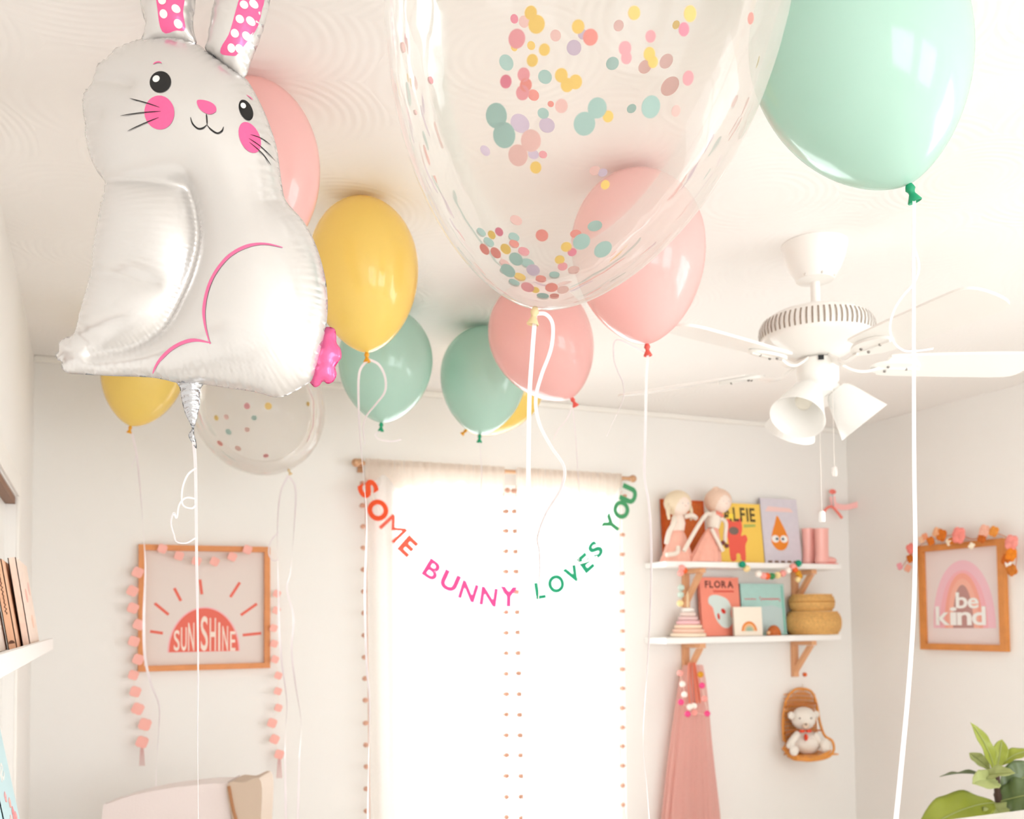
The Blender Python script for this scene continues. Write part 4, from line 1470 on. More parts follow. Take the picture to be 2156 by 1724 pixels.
# lower shelf books
o, fn, _ = book(1477, 1216, 1560, ZT2, .06, .018, mat('coral_cover', 'F9957F', .5), 'coral book titled FLORA with a white fluffy animal', .08)
mb = MB()
text_line(mb, 'FLORA', fn, .14, .86, .82, .94, .0002, .0009, bold=.03)
mb.build('title', mat('dark_maroon_print', '6B2E28', .6), o)
mb = MB()
scribble(mb, fn, .34, .86, .76, .014, .022, .0002, .0009)
mb.build('subtitle', mat('red_cover_print', 'D93A2A', .6), o)
art(o, fn, catmull2([(.22, .66), (.34, .70), (.52, .68), (.68, .62), (.76, .50), (.74, .36), (.78, .24), (.68, .14), (.54, .14), (.42, .22), (.34, .34), (.30, .48), (.20, .56)], 4), mat('ice_blue_print', 'DDEBE6', .6), 1)
art(o, fn, ell(.56, .42, .06, .04, -.5), MATS['red_cover_print'], 3)
art(o, fn, ell(.43, .33, .03, .055, .2), MATS['red_cover_print'], 3)
o, fn, _ = book(1563, 1229, 1655, ZT2, .06, .010, mat('teal_cover', 'B4DDD6', .5, noise=.08, nscale=30), 'pale teal book with red script title on the lower shelf', .08)
mb = MB()
scribble(mb, fn, .08, .34, .70, .012, .015, .0002, .0009, 5)
scribble(mb, fn, .42, .90, .70, .016, .022, .0002, .0009, 8, (.05, .97))
mb.build('title', mat('rose_red_print', 'D85A68', .6), o)
art(o, fn, [(.03, .05), (.97, .05), (.97, .50), (.70, .58), (.35, .54), (.03, .56)], mat('pale_blue_cover_print', 'C4D9D9', .6), 1)
art(o, fn, [(.93, .04), (.97, .04), (.97, .96), (.93, .96)], mat('jade_cover_print', '8CCFC0', .6), 2)
# rainbow card
o, fn, _ = book(1545, 1278, 1605, ZT2, .115, .012, mat('cream_card', 'FBF0E0', .6), 'small cream block with a rainbow in front of the coral book', .05, name='rainbow_block', cat='ornament')
for k, (r, col) in enumerate(((.27, 'E8862C'), (.21, 'F2B98A'), (.15, 'C9C6A2'), (.10, 'A9C0A8'))):
    art(o, fn, ell(.53, .16, r, r * 1.25, a0=0, a1=PI, n=20), mat('rainbow_print_%d' % k, col, .7), k + 1)
# round wood toy
cx, _ = bw(1628, 1330, .12)
o = thing('wooden_hedgehog', FB(cx, ZT2, .125), 'small round wooden hedgehog in front of the teal book', 'toy')
zr = bw(1628, 1316, .12)[1] - ZT2
prf = [(.036 * math.cos(PI / 2 * i / 9), zr * math.sin(PI / 2 * i / 9)) for i in range(9)] + [(.0005, zr)]
MB().lathe([(.034, 0)] + prf, Matrix.Translation(FB(cx, ZT2 + .0008, .125)), 20).build('body', mat('walnut_wood', 'C4682E', .6, noise=.3, nscale=60), o, smooth=60)
MB().ball(FB(cx - .034, ZT2 + .014, .128), .010, sx=1.3, n=8).build('snout', mat('light_wood', 'E8B98A', .6), o, smooth=180)

# ring stacker
cx, _ = bw(1449, 1330, .10)
o = thing('ring_stacker', FB(cx, ZT2, .1), 'pastel ring stacking cone at the left end of the lower shelf', 'toy')
xf = Matrix.Translation(FB(cx, ZT2, .1))
ht = bw(1449, 1243, .1)[1] - ZT2
MB().lathe([(.004, .02), (.0065, ht * .9), (.001, ht)], xf, 12).build('post', mat('beech_wood', 'EBCBA3', .6), o, smooth=60)
ringc = ['F8E4CC', 'F6CDB9', 'F9DDC4', 'F4C2C6', 'E9C7C4', 'EFD9CF', 'F6F1EA']
z = .0008
for k in range(7):
    r = .086 - k * .0095
    h = .0195 if k < 6 else .022
    prf = [(.012, z)] + [(r - .009 + .009 * math.cos(t), z + h / 2 + h / 2 * math.sin(t)) for t in [(-PI / 2 + PI * i / 8) for i in range(9)]] + [(.012, z + h)]
    MB().lathe(prf, xf, 32).build('ring', mat('ring_%d' % k, ringc[k], .5), o, smooth=50)
    z += h + .0004
# stacked baskets
WICK = mat('wicker_straw', 'E6B069', .8, noise=.35, nscale=90, bump=.6, bscale=130)
cx, _ = bw(1713, 1300, .09)


def wick_basket(r, z0, z1, label, cx):
    o = thing('woven_basket', FB(cx, z0, .088), label, 'basket', 'stacked straw baskets')
    rb_ = r * .86
    n = max(4, int((z1 - z0) / .011))
    mb = MB()
    prf = [(.001, z0 + .001)]
    for i in range(n):
        zc_ = z0 + (i + .5) * (z1 - z0) / n
        rad = r * (1 - .16 * abs((i + .5) / n * 2 - 1) ** 2.5)
        hh = (z1 - z0) / n / 2
        prf += [(rad - .002, zc_ - hh * .9), (rad, zc_), (rad - .002, zc_ + hh * .9)]
    prf += [(.001, z1 - .001)]
    bm_ = MB().lathe(prf, Matrix.Translation(FB(cx, 0, .088)), 44)
    c_ = Vector(FB(cx, 0, .088))
    for i, v in enumerate(bm_.v):
        a_ = math.atan2(v.y - c_.y, v.x - c_.x)
        w_ = 1 + .012 * math.sin(a_ * 22)
        v.x = c_.x + (v.x - c_.x) * w_
        v.y = c_.y + (v.y - c_.y) * w_ * .82
    bm_.build('basket_weave', WICK, o, smooth=70)
    MB().tube([Vector((c_.x + (r * .98) * math.cos(t), c_.y + r * .8 * math.sin(t), (z0 * .45 + z1 * .55))) for t in [2 * PI * i / 40 for i in range(40)]], .003, 6, closed=True).build('lid_rim', mat('dark_straw', 'B9772F', .8), o, smooth=60)
    return o


zA, zB_ = bw(1713, 1287, .09)[1], bw(1713, 1251, .09)[1]
rA = (bw(1762, 1300, .09)[0] - bw(1664, 1300, .09)[0]) / 2
wick_basket(rA, ZT2 + .0008, zA, 'larger round straw basket at the bottom of the stack', cx)
wick_basket(rA * .82, zA + .0008, zB_, 'smaller round straw basket on top of the larger one', cx - .008)


# dolls
def doll(x, ytop, ymid, label, skin, hair, dress, lean_x, bonnet, d=.115, sit=True, zbase=None, topc=None):
    """soft doll: head, bonnet or ears, dress, arms, legs"""
    hx, hz = bw(x, ytop, d)
    o = thing('soft_doll', FB(hx, zbase, d), label, 'doll')
    k = 1 / 410.0
    neck = FB(hx - lean_x * .02, hz - 46 * k, d)
    head = FB(hx, hz - 24 * k, d + .005)
    MB().ball(head + Vector((0, -.004, 0)), 22 * k, sx=.95, sz=1.02, n=12).build('head', skin, o, smooth=180)
    mb = MB()
    mb.ball(head + Vector((0, .012, .009)), 26.5 * k, sx=1.05, sz=.96, n=12)
    if bonnet:
        for s_ in (-1, 1):
            mb.tube(smoothpath([head + Vector((s_ * .05, .002, .012)), head + Vector((s_ * .066, -.004, -.03)), head + Vector((s_ * .062, -.006, -.075))], 5), [.014 - .0008 * i for i in range(11)], 8)
    else:
        mb.ball(head + Vector((-.02, .0, .055)), .022, n=8).ball(head + Vector((.045, .01, .012)), .024, n=8)
    mb.build('bonnet' if bonnet else 'hair', hair, o, smooth=180)
    MB().ball(head + Vector((-.014, -.052, 0)), .0038, n=6).ball(head + Vector((.016, -.052, 0)), .0038, n=6).build('eyes', mat('blue_grey_bead', '7B8AA5', .4), o)
    MB().ball(head + Vector((0, -.055, -.012)), .004, sz=.6, n=6).build('nose', mat('doll_nose_thread', 'C98A7C', .7), o)
    # torso and dress
    waist = Vector((neck.x - lean_x * .01, neck.y, neck.z - 30 * k))
    MB().tube([neck + Vector((0, 0, .012)), neck, (neck + waist) / 2, waist], [.012, .026, .036, .030], 14).build('torso', topc or skin, o, smooth=60)
    H = waist.z - zbase - .002
    prf = []
    nst = 10
    mb = MB()
    N = 48
    vs = []
    for i in range(nst + 1):
        f = i / nst
        r = .030 + (.090 - .030) * f ** .8
        for j in range(N):
            a_ = 2 * PI * j / N
            rr_ = r * (1 + .07 * f * math.sin(a_ * 11))
            vs.append(Vector((waist.x - lean_x * .04 * f + rr_ * math.cos(a_), waist.y + rr_ * .46 * math.sin(a_), waist.z - H * f)))
    fs = [(i * N + j, i * N + (j + 1) % N, (i + 1) * N + (j + 1) % N, (i + 1) * N + j) for i in range(nst) for j in range(N)]
    fs.append(tuple(range(N - 1, -1, -1)))
    fs.append(tuple(range(nst * N, (nst + 1) * N)))
    mb.add(vs, fs)
    mb.build('dress', dress, o, smooth=60)
    return o, neck, waist, k, head


CLOTH = mat('cream_cloth', 'F3E7DA', .9, sheen=.3)
SKIN = mat('pale_doll_cloth', 'F7E3D6', .9)
PEACH = mat('peach_tulle', 'F8BDAA', .9, noise=.08, nscale=50, sheen=.3)
PEACH2 = mat('coral_tulle', 'F6B3A0', .9, noise=.1, nscale=50, sheen=.3)
GOLDH = mat('cream_wool', 'EFDCBF', .9, bump=.4, bscale=120)
o, nk_, ws, k, hd = doll(1428, 1037, 0, 'doll in a cream bonnet and peach dress at the left end', SKIN, GOLDH, PEACH, .2, True, d=.115, zbase=ZT1)
sh = lambda px, py, d: FB(*bw(px, py, d), d)
for pts in ([nk_ + Vector((-.03, -.01, -.01)), sh(1420, 1100, .15), sh(1409, 1120, .15), sh(1403, 1145, .15)], [nk_ + Vector((.03, -.01, -.005)), sh(1456, 1085, .14), sh(1467, 1092, .14)]):
    MB().tube(smoothpath(pts, 5), [.011, *([.0125] * (5 * (len(pts) - 1) - 1)), .010], 10).build('arm', CLOTH, o, smooth=60)
for pts in ([ws + Vector((-.02, -.03, -.08)), sh(1425, 1164, .16), sh(1403, 1168, .165)],):
    MB().tube(smoothpath([Vector((p.x, p.y, max(p.z, ZT1 + .013))) for p in pts], 5), .011, 10).build('leg', CLOTH, o, smooth=60)
o, nk_, ws, k, hd = doll(1513, 1033, 0, 'doll with light hair, white top and coral skirt beside the yellow book', SKIN, mat('tan_wool', 'F1D0BA', .9, bump=.4, bscale=120), PEACH2, 1.3, False, d=.145, zbase=ZT1, topc=CLOTH)
for pts in ([nk_ + Vector((-.03, -.01, -.005)), sh(1485, 1085, .18), sh(1465, 1115, .18), sh(1440, 1160, .18)], [nk_ + Vector((.02, -.01, -.02)), sh(1528, 1100, .17), sh(1527, 1125, .17), sh(1526, 1142, .17)]):
    MB().tube(smoothpath(pts, 5), [.010] * (5 * (len(pts) - 1) + 1), 10).build('arm', CLOTH, o, smooth=60)
MB().tube(smoothpath([sh(1498, 1113, .178), sh(1512, 1140, .185), sh(1522, 1160, .185)], 5), .0095, 10).build('leg', CLOTH, o, smooth=60)
mb = MB().ball(sh(1522, 1143, .182), .012, n=8).ball(sh(1530, 1149, .182), .011, n=8)
mb.build('shoe', mat('dark_red_shoe', '7A3B3A', .6), o, smooth=180)
MB().tube([sh(1508, 1079, .17), sh(1522, 1086, .17)], .009, 8).build('scarf', mat('salmon_scarf', 'F4917E', .8), o, smooth=60)

# pink rain boots pair
BOOT = mat('pink_rubber', 'F7B7AE', .35, coat=.3)


def boot(px, d, label):
    x, _ = bw(px, 1170, d)
    o = thing('rain_boot', FB(x, ZT1, d), label, 'boot', 'pair of pink toddler boots')
    H = bw(px, 1113, d)[1] - ZT1
    mb = MB()
    N = 20
    secs = [(.0, .0, .040, .026, .004), (.0, .0, .043, .028, .02), (.0, 0, .037, .026, .05), (0, 0, .036, .027, .09), (0, 0, .038, .029, H - .01), (0, 0, .040, .031, H)]
    vs = []
    for ox, oy, rx, ry, z in secs:
        vs += [FB(x + ox + rx * math.cos(2 * PI * j / N), ZT1 + z, d) + Vector((0, ry * math.sin(2 * PI * j / N), 0)) for j in range(N)]
    fs = [(i * N + j, i * N + (j + 1) % N, (i + 1) * N + (j + 1) % N, (i + 1) * N + j) for i in range(len(secs) - 1) for j in range(N)]
    fs.append(tuple(range(N - 1, -1, -1)))
    mb.add(vs, fs)
    mb.ball(FB(x + .045, ZT1 + .021, d), .026, sx=1.75, sz=.75, n=12)
    mb.build('boot_shaft', BOOT, o, smooth=180)
    MB().prism(ell(x + .032, 0, .068, .030), lambda u, v, e: Vector((u, YB - d + v, ZT1 + .0006 + e)), 0, .006).build('sole', mat('coral_rubber', 'F09A8E', .5), o, smooth=40)
    MB().lathe([(.026, H - .05), (.0265, H - .012)], Matrix.Translation(FB(x, ZT1, d)), 20).build('lining', mat('red_lining', 'E2553C', .8), o)
    return o


boot(1704, .075, 'pink rain boot nearer the lilac book')
boot(1731, .145, 'pink rain boot at the outer right of the pair')

# paper bow on a stick, right of the shelf top
o = thing('ribbon_wand', sh(1748, 1100, .05), 'pink paper bird with fluttering ribbon tails pinned above the boots', 'decoration')
MB().ball(sh(1753, 1035, .05), .020, sx=1.1, sy=.5, sz=.7, n=8).build('head', mat('coral_paper', 'F8857A', .9), o, smooth=180)
MB().ribbon(smoothpath([sh(1752, 1045, .05), sh(1757, 1062, .05), sh(1778, 1068, .06), sh(1806, 1062, .07)], 6), .030, t=.004, phase=PI / 2 * 0).build('wing', mat('light_pink_paper', 'FBC0BC', .9), o)
MB().ribbon(smoothpath([sh(1733, 1080, .05), sh(1742, 1069, .05), sh(1752, 1067, .05), sh(1763, 1078, .05), sh(1773, 1091, .05)], 6), .013, t=.004).build('tail_ribbon', mat('coral_ribbon', 'F07F70', .8), o)
MB().tube([sh(1753, 1050, .049), sh(1753, 1056, .001)], .002, 6).tube([sh(1752, 1040, .05), sh(1755, 1066, .05)], .004, 6).build('pin', MATS['steel_screw'], o)

# felt ball garland along the upper shelf
BALLC = {'g': mat('green_felt_ball', '1E9C7C', .9), 'd': mat('dark_green_felt_ball', '44935A', .9), 'p': mat('pink_felt_ball', 'F9A9A0', .9), 'o': mat('orange_felt_ball', 'EF6A35', .9),
         'y': mat('yellow_felt_ball', 'F9DDA0', .9), 'w': mat('cream_felt_ball', 'FBF3EA', .9), 'r': mat('magenta_felt_ball', 'F0508C', .9), 'm': mat('mustard_felt_ball', 'D99A25', .9), 'k': mat('pale_green_felt_ball', 'C9D8CC', .9)}


def ball_garland(label, pts, d, rpx=7, name='felt_ball_garland'):
    P = [sh(x, y, d) for x, y, c_ in pts]
    o = thing(name, P[-1], label, 'garland')
    MB().tube(smoothpath(P, 4), .0009, 5).build('string', MATS['cream_string'], o)
    for (x, y, c_), p in zip(pts, P):
        MB().ball(p, rpx / 410, n=8, jit=.08).build('felt_ball', BALLC[c_], o, smooth=180)
    return o


ball_garland('felt ball garland draped from the upper shelf edge', [(1563, 1188, 'g'), (1572, 1197, 'y'), (1597, 1208, 'w'), (1607, 1212, 'p'), (1615, 1213, 'o'), (1625, 1213, 'd'), (1637, 1211, 'y'), (1648, 1207, 'p'), (1659, 1201, 'w'),
                                                                        (1670, 1193, 'p'), (1681, 1186, 'g')], .205)
ball_garland('short felt ball string hanging at the upper right bracket', [(1674, 1199, 'o'), (1680, 1206, 'm'), (1684, 1213, 'm'), (1680, 1220, 'y')], .212, 6)
ball_garland('felt ball string hanging at the upper left bracket', [(1436, 1196, 'p'), (1441, 1201, 'o'), (1433, 1206, 'p'), (1434, 1237, 'k'), (1433, 1252, 'k'), (1432, 1270, 'y')], .205, 6.5)

# pink tulle canopy under the lower shelf
TUL = sheer('pink_tulle', 'F9CFC6', .34, .4)
xa, za = bw(1462, 1380, .07)
o = thing('tulle_skirt', FB(xa, .3, .07), 'long pink tulle drape hanging from the left bracket', 'drape')
N, NS = 96, 20
for lay, kk in ((0, 1.), (1, .72)):
    vs = []
    for i in range(NS + 1):
        f = i / NS
        yy = 1400 + f * 620
        cxp = 1460 - 4 * min(1, f * 3)
        hw = (20 + 32 * min(1, f * 1.9) ** .7 + 18 * f) * kk
        c_ = sh(cxp, yy, .075)
        hwm = hw / 408
        for j in range(N):
            a_ = 2 * PI * j / N
            w_ = 1 + (.16 * min(1, .2 + f)) * math.sin(a_ * 12 + lay) + .05 * math.sin(a_ * 5 + f * 2)
            vs.append(Vector((c_.x + hwm * w_ * math.cos(a_), c_.y + min(hwm, .06) * w_ * math.sin(a_) * .8, c_.z)))
    fs = [(i * N + j, i * N + (j + 1) % N, (i + 1) * N + (j + 1) % N, (i + 1) * N + j) for i in range(NS) for j in range(N)]
    mb = MB()
    mb.add(vs, fs)
    mb.build('tulle_layer', TUL, o, smooth=180)
mb = MB()
for dx in (-8, -2, 5, 10):
    mb.ribbon(smoothpath([sh(1455 + dx * .6, 1395, .12), sh(1457 + dx, 1430, .14), sh(1462 + dx * 1.2, 1480, .14)], 6), .016, t=.002, twist=4, phase=dx)
mb.build('ribbon_bunch', mat('coral_satin', 'E98A6E', .5), o, smooth=40)
ball_garland('felt ball and tassel string over the pink tulle drape', [(1432, 1417, 'p'), (1437, 1440, 'w'), (1441, 1462, 'w'), (1434, 1478, 'r'), (1452, 1488, 'w'), (1461, 1486, 'w'), (1448, 1503, 'r'), (1462, 1500, 'p'), (1489, 1502, 'r'), (1483, 1471, 'p'), (1478, 1443, 'r'), (1475, 1420, 'm')], .21, 6)

# rattan hanging chair with bear
RAT = mat('rattan', 'E3963F', .5, noise=.25, nscale=60, coat=.2)
cxp = 1690
base = sh(1700, 1598, .1)
o = thing('rattan_wall_basket', base, 'honey rattan doll chair hanging on the wall under the shelf', 'doll chair')


def rp(px, py, d):
    return sh(px, py, d)


back = smoothpath([rp(1650, 1560, .03), rp(1648, 1520, .03), rp(1655, 1475, .03), rp(1672, 1453, .03), rp(1692, 1450, .03), rp(1710, 1458, .04), rp(1720, 1485, .05), rp(1726, 1520, .08), rp(1736, 1548, .13), rp(1752, 1560, .17), rp(1755, 1580, .17), rp(1740, 1595, .17), rp(1700, 1601, .16), rp(1665, 1592, .12), rp(1648, 1575, .06)], 6)
MB().tube(back, .0065, 8, closed=False).build('outer_rim', RAT, o, smooth=60)
mb = MB()
# back shell woven
for i in range(16):
    f = i / 15
    x = 1652 + 66 * f
    top_ = 1452 + 20 * abs(f - .55) ** 1.6 * 4
    mb.tube(smoothpath([rp(x, top_, .035), rp(x, (top_ + 1560) / 2, .006), rp(x + 4, 1575, .01), rp(x + 8, 1594, .06)], 4), .0035, 6)
for y in range(1462, 1595, 9):
    mb.tube(smoothpath([rp(1651, y, .025), rp(1670, y - 2, .010), rp(1690, y - 2, .008), rp(1716, y, .02)], 4), .003, 6)
mb.build('woven_back', RAT, o, smooth=60)
mb = MB()
for y, xr2, dd in ((1484, 1720, .06), (1539, 1731, .12)):
    mb.tube(smoothpath([rp(1652, y + 6, .03), rp(1668, y - 1, .10), rp(1700, y - 1, .12), rp(xr2, y - 2, dd)], 6), .0042, 8)
mb.build('front_band', mat('dark_rattan', 'B8661C', .5), o, smooth=60)
mb = MB()
for k in range(5):
    mb.tube(smoothpath([rp(1650 + k * 2, 1572 + k * 5, .04), rp(1675, 1590 + k * 2.5, .14), rp(1710, 1596 + k, .18), rp(1750 - k * 3, 1580 + k * 4, .17)], 6), .004, 6)
mb.prism([(rp(1660, 1590, .05).x, YB - .17), (rp(1745, 1590, .1).x, YB - .17), (rp(1745, 1590, .1).x, YB - .02), (rp(1660, 1590, .05).x, YB - .02)], lambda u, v, e: Vector((u, v, rp(1690, 1590, .1).z + e)), 0, .006)
mb.build('seat', RAT, o, smooth=60)
MB().tube([rp(1690, 1452, .03), rp(1690, 1440, .003)], .002, 6).build('hanging_loop', MATS['cream_string'], o)
# bear
PLUSH = mat('white_plush', 'F6EEE4', .95, bump=.6, bscale=150, sheen=.5)
bb = thing('plush_bear', rp(1696, 1588, .1), 'white plush bear with a red bow in the rattan chair', 'stuffed toy')
mb = MB()
mb.ball(rp(1699, 1563, .085), .074, sx=1.12, sy=.75, sz=.80, n=12, jit=.03)
mb.ball(rp(1692, 1512, .085), .068, sx=1.0, sy=.75, sz=.86, n=12, jit=.03)
mb.build('body', PLUSH, bb, smooth=180)
for x, y in ((1666, 1506), (1718, 1504)):
    MB().ball(rp(x, y, .09), .020, sy=.6, n=8).build('ear', PLUSH, bb, smooth=180)
for pts in ([rp(1680, 1545, .12), rp(1668, 1560, .14), rp(1661, 1575, .13)], [rp(1712, 1545, .12), rp(1722, 1556, .13), rp(1727, 1565, .13)]):
    MB().tube(smoothpath(pts, 5), [.018] * 10 + [.012], 10).build('arm', PLUSH, bb, smooth=180)
MB().ball(rp(1738, 1570, .15), .033, sy=.6, sz=1.15, n=10).build('leg', PLUSH, bb, smooth=180)
MB().ball(rp(1672, 1580, .15), .026, sy=.6, n=10).build('leg', PLUSH, bb, smooth=180)
MB().ball(rp(1697, 1528, .135), .018, sy=.5, sz=.8, n=8).build('muzzle', mat('beige_plush', 'E9D3BD', .9), bb, smooth=180)
MB().ball(rp(1697, 1525, .147), .005, n=6).ball(rp(1684, 1512, .135), .0045, n=6).ball(rp(1708, 1512, .135), .0045, n=6).build('facial_features', mat('brown_bead', '5B3A28', .4), bb)
MB().ball(rp(1689, 1539, .14), .013, sx=1.3, sz=.6, n=6).ball(rp(1703, 1539, .14), .013, sx=1.3, sz=.6, n=6).ball(rp(1697, 1552, .14), .013, sx=.6, sz=1.4, n=6).build('bow', mat('red_satin', 'EE4A22', .5), bb, smooth=180)
MB().ball(rp(1695, 1420, .01), .011, n=8).build('knob', mat('terracotta_knob', 'E46A28', .6)).name = 'wall_peg'
tag(bpy.data.objects['wall_peg'], 'small orange wooden peg on the wall above the rattan chair', 'peg')

# ================================================================== LEFT LEDGES AND BOOKS
XE = -.115
LY1 = 2.90


def ledge(z, y1, label):
    o = thing('picture_ledge', (XL, y1 - 1., z - .03), label, 'shelf', 'white ledges on the left wall')
    y0 = -.3
    MB().box((XL + .0088, y0, z - .030), (XE, y1, z - .018), bev=.002).build('ledge_board', WHITE, o, smooth=30)
    MB().box((XE, y0, z - .030), (XE + .010, y1, z), bev=.002).build('front_lip', WHITE, o, smooth=30)
    MB().box((XL + .0008, y0, z - .030), (XL + .0088, y1, z + .02)).build('back_rail', WHITE, o)
    return o


zl = onX(95, 1346, XE).z
ledge(zl, LY1, 'white picture ledge at the left edge holding small books')
zb_ = zl - .42
ledge(zb_, LY1 - .45, 'lower white picture ledge under the pale blue book')


def lbook(y0, y1, xbot, th, H, zb, lean, mcov, label, name='board_book'):
    """book leaning back on the left wall; cover faces into the room; spine towards the camera"""
    o = thing(name, (xbot, y0, zb), label, 'book')
    c_, s_ = math.cos(lean), math.sin(lean)
    fr = lambda u, v, e: Vector((xbot - v * s_ + e * c_, u, zb + .001 + v * c_ + e * s_ + th * s_))
    mb = MB()
    mb.prism([(y0, 0), (y1, 0), (y1, H), (y0, H)], fr, -.002, 0)
    mb.prism([(y0, 0), (y1, 0), (y1, H), (y0, H)], fr, -th, -th + .002)
    mb.prism([(y0, 0), (y0 + .002, 0), (y0 + .002, H), (y0, H)], fr, -th, 0)
    mb.build('cover', mcov, o)
    MB().prism([(y0 + .002, .003), (y1 - .003, .003), (y1 - .003, H - .003), (y0 + .002, H - .003)], fr, -th + .002, -.002).build('pages', PAPER, o)
    return o, fr


zt_ = zl - .018
PEB = mat('peach_cover', 'EFBB98', .6)
PAB = mat('pale_pattern_cover', 'F3DDCE', .6, noise=.12, nscale=50)
o, fr = lbook(2.30, 2.66, -.126, .016, .20, zt_, .16, PAB, 'pale patterned board book at the front of the left ledge')
for yy, vv, cc in ((2.45, .12, 'F0B7A8'), (2.52, .06, 'F3C9B0'), (2.58, .14, 'EFC0B5')):
    MB().prism(ell(yy, vv, .03, .016), fr, .0002, .0007).build('cover_art', mat('dot_' + cc, cc, .6), o)
o, fr = lbook(2.21, 2.40, -.146, .017, .19, zt_, .17, PEB, 'peach board book with a printed spine on the left ledge')
mb = MB()
fs_ = lambda u, v, e: fr(2.21 - e, v, u)
scribble(mb, lambda u, v, e: fs_(v, u, e), .075, .165, -.0085, .0016, .0022, .0002, .0006, 10)
mb.prism(ell(-.0085, .014, .006, .007, a0=0, a1=PI, n=12), fs_, .0002, .0006)
mb.build('spine_title', mat('brown_spine_print', '6D4430', .6), o)
o, fr = lbook(2.05, 2.26, -.168, .014, .20, zt_, .17, mat('white_cover', 'F2E4DA', .6), 'white board book nearest the wall on the left ledge')
o, fr = lbook(1.98, 2.235, -.126, .012, .30, zb_ - .018, .20, mat('sky_cover', 'BFE0E6', .5), 'pale blue storybook with pink flowers at the lower left', name='storybook')
mb = MB()
put_char(mb, 'e', fr, 2.105, .19, .05, .032, .2, .0002, .0008, bold=.0)
put_char(mb, 'l', fr, 2.065, .20, .01, .05, .2, .0002, .0008, bold=.0)
mb.build('title', P_WHITE, o)
for yy, vv, r, cc in ((2.14, .10, .016, 'F08C90'), (2.175, .085, .014, 'F4A0A0'), (2.12, .125, .012, 'F6B4A8'), (2.19, .06, .012, 'F7C66B'), (2.15, .05, .02, '4A5C8E'), (2.195, .03, .012, 'E25E6E'), (2.11, .06, .022, 'F3DCD2'), (2.08, .09, .02, 'F7C9C4'), (2.07, .145, .012, 'F3A6A6')):
    mb = MB()
    for j in range(5):
        a_ = 2 * PI * j / 5
        mb.prism(ell(yy + r * .8 * math.cos(a_), vv + r * .5 * math.sin(a_), r * .6, r * .4, n=12), fr, .0002 + j * .00005, .0008 + j * .00005)
    mb.build('cover_flower', mat('flower_' + cc, cc, .6), o)

# ================================================================== ARMCHAIR (bottom left)
ach = at(380, 1724, 3.0)
AX, AY = ach.x, ach.y
arm_ = thing('armchair', (AX, AY, 0), 'pale blush upholstered armchair with a tan side panel', 'armchair')
BLUSH = mat('blush_upholstery', 'EDE0DC', .9, bump=.15, bscale=200, sheen=.3)
TAN = mat('tan_leather', 'CDB7A2', .5)
PIPE = mat('brown_piping', 'A9744A', .5)
dA = 3.0
pL, pR = at(215, 1690, dA), at(480, 1650, dA)
ztopL, ztopR = pL.z, pR.z
e1 = (Vector((pR.x, pR.y, 0)) - Vector((pL.x, pL.y, 0)))
wA = e1.length
e1.normalize()
e2 = Vector((-e1.y, e1.x, 0))
fa = lambda u, v, d_: Vector((pL.x, pL.y, 0)) + e1 * u + Vector((0, 0, v)) + e2 * d_
mb = MB()
poly = catmull2([(0, .42), (0, ztopL - .05), (.03, ztopL), (wA * .45, (ztopL * .45 + ztopR * .55) + .008), (wA - .02, ztopR), (wA, ztopR - .04), (wA + .02, .42)], 5)
mb.prism(poly, fa, 0, .13)
mb.build('backrest', BLUSH, arm_, smooth=40)
p0, p1 = at(477, 1651, dA), at(548, 1643, dA)
u_a = wA + .003
wP = (p1 - p0).length
side = catmull2([(u_a, p0.z), (u_a + wP * .5, p0.z + .008), (u_a + wP, p1.z), (u_a + wP * .98, .75), (u_a + wP, .42), (u_a + .03, .42), (u_a + .035, .72), (u_a + .018, .80)], 5)
sp = MB().prism(side, fa, -.02, .12).build('wing_panel', TAN, arm_, smooth=40)
MB().tube(smoothpath([fa(u_a + .006, p0.z - .002, -.022), fa(u_a + .020, .84, -.022), fa(u_a + .036, .77, -.022), fa(u_a + .042, .6, -.022), fa(u_a + .036, .44, -.022)], 6), .005, 8).build('piping', PIPE, sp, smooth=60)
MB().prism([(0, .26), (wA, .26), (wA, .42), (0, .42)], fa, -.45, .13).build('seat', BLUSH, arm_)
for u_ in (-.08, wA + .01 + wP):
    MB().prism([(u_, .2), (u_ + .08, .2), (u_ + .08, .58), (u_, .58)], fa, -.45, .10).build('armrest', BLUSH, arm_)
for u_, d_ in ((.02, -.40), (wA - .06, -.40), (.02, .08), (wA - .06, .08)):
    MB().prism([(u_, 0), (u_ + .035, 0), (u_ + .04, .26), (u_ - .005, .26)], fa, d_, d_ + .035).build('leg', PINE, arm_)

# ================================================================== SIDE TABLE AND PLANT (bottom right)
TZ = .90
pe = ray(2073, 1715)
kk = (TZ - CAM.z) / pe.z
yb_t = CAM.y + pe.y * kk
tb = thing('changing_table', (2.5, yb_t - .26, 0), 'white table top cut off at the bottom right corner', 'table')
MB().box((1.92, yb_t - .52, TZ - .03), (3.15, yb_t, TZ), bev=.004).build('table_top', WHITE, tb, smooth=30)
for x in (1.96, 3.07):
    for y in (yb_t - .48, yb_t - .08):
        MB().box((x, y, 0), (x + .04, y + .04, TZ - .03)).build('leg', WHITE, tb)

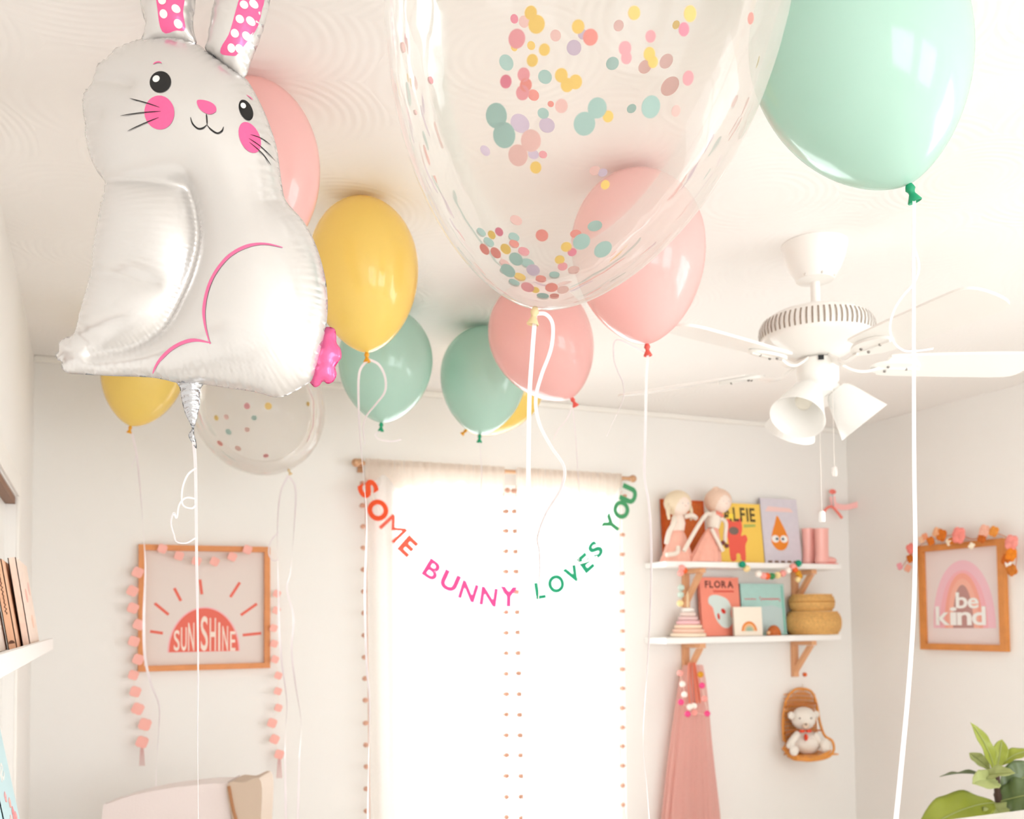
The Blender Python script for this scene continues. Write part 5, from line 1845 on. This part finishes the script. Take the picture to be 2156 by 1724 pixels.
LEAF = mat('fiddle_leaf', '9FA93C', .45, noise=.2, nscale=12, trans=.25, coat=.2)
LEAFD = mat('dark_fiddle_leaf', '5E7040', .45, noise=.25, nscale=14, trans=.15, coat=.2)
LEAFP = mat('pale_leaf_underside', 'B6BE7C', .5, noise=.12, nscale=12, trans=.3)
STEM = mat('brown_stem', '4A352A', .8)
pd = 2.86
plant = thing('fiddle_leaf_fig', at(2110, 1724, pd).xy.to_3d(), 'green leafy fig plant at the bottom right corner', 'plant')
pbase = Vector((plant.location.x, plant.location.y, 0))
MB().lathe([(.11, .0), (.14, .05), (.16, .3), (.165, .32), (.15, .32), (.14, .28)], Matrix.Translation(pbase), 32).build('pot', mat('white_ceramic', 'EFEAE4', .4), plant, smooth=50)
MB().lathe([(.001, .281), (.139, .281)], Matrix.Translation(pbase), 24, close=False).build('soil', mat('potting_soil', '4B3A2C', .95, bump=.6), plant)
MB().tube(smoothpath([pbase + Vector((0, 0, .27)), pbase + Vector((.01, .0, .6)), at(2105, 1700, pd), at(2100, 1668, pd), at(2098, 1625, pd)], 6), [.012] * 18 + [.009] * 7, 10).build('stem', STEM, plant, smooth=60)


def leaf(base, tip, width, m_, n_dir, fold=.25, curl=.15, wav=.06, shape=1.):
    B0, T0 = Vector(base), Vector(tip)
    L = (T0 - B0)
    ln = L.length
    t = L.normalized()
    side = t.cross(n_dir).normalized()
    nn = side.cross(t).normalized()
    NU, NV = 18, 10
    vs = []
    for i in range(NU + 1):
        f = i / NU
        w = width * (math.sin(PI * min(1, f ** shape)) ** .75) * (.72 + .38 * f if shape < 1.01 else 1)
        if f > .93:
            w *= (1 - f) / .07 * .8 + .2 if f < 1 else 0.02
        c = B0 + t * (ln * f) - nn * (curl * ln * f * f) + nn * (curl * ln * .25 * math.sin(PI * f))
        for j in range(NV + 1):
            g_ = j / NV * 2 - 1
            vs.append(c + side * (g_ * w / 2) + nn * (fold * abs(g_) * w / 2 + wav * w * math.sin(f * 17 + g_ * 2) * abs(g_)))
    fs = [(i * (NV + 1) + j, i * (NV + 1) + j + 1, (i + 1) * (NV + 1) + j + 1, (i + 1) * (NV + 1) + j) for i in range(NU) for j in range(NV)]
    mb = MB()
    mb.add(vs, fs)
    lf = mb.build('leaf', m_, plant, smooth=180)
    md = lf.modifiers.new('thick', 'SOLIDIFY')
    md.thickness = .0008
    rib_ = [B0 + t * (ln * f) - nn * (curl * ln * f * f) + nn * (curl * ln * .25 * math.sin(PI * f)) + nn * .0012 for f in [i / 12 for i in range(12)]]
    MB().tube(rib_, .0016, 5).build('midrib', LEAFP, lf)
    return lf


toc = -Fw
up = Vector((0, 0, 1))
leaf(at(2093, 1622, pd), at(2060, 1524, pd - .05), .050, LEAF, toc + Rt * .5, shape=.8)
leaf(at(2098, 1620, pd), at(2112, 1555, pd + .02), .048, LEAF, toc - Rt * .3)
leaf(at(2085, 1622, pd), at(2043, 1581, pd + .04), .045, LEAFP, toc + up * .6)
leaf(at(2108, 1612, pd), at(2168, 1566, pd), .055, LEAF, toc * .4 + up, curl=.3)
leaf(at(2095, 1640, pd), at(1978, 1616, pd - .02), .052, LEAFD, up * 1 - toc * .25, fold=.3)
leaf(at(2058, 1640, pd - .02), at(2130, 1618, pd - .1), .060, LEAFP, toc * .5 + up * .7, shape=1.1)
leaf(at(2100, 1645, pd - .02), at(2060, 1640, pd - .12), .075, LEAFP, toc * .6 + up * .5)
leaf(at(2098, 1690, pd), at(1952, 1720, pd - .10), .14, LEAF, toc * .7 + up * .9, curl=.25, fold=.12)
leaf(at(2102, 1680, pd), at(2185, 1612, pd + .02), .13, LEAFD, toc * .9 + up * .3, curl=.1)
leaf(at(2098, 1690, pd), at(2190, 1665, pd - .08), .12, LEAFD, toc * .8 + up * .6)
leaf(at(2085, 1690, pd), at(2130, 1735, pd - .1), .12, LEAFP, toc * .8 + up * .5)
leaf(at(2100, 1700, pd), at(2010, 1745, pd - .05), .12, LEAF, toc * .9 + up * .5)
leaf(at(2105, 1695, pd), at(2180, 1740, pd + .05), .13, LEAFD, toc * .9 + up * .5)

for ob in list(bpy.data.objects):
    if '_o' in ob:
        del ob['_o']
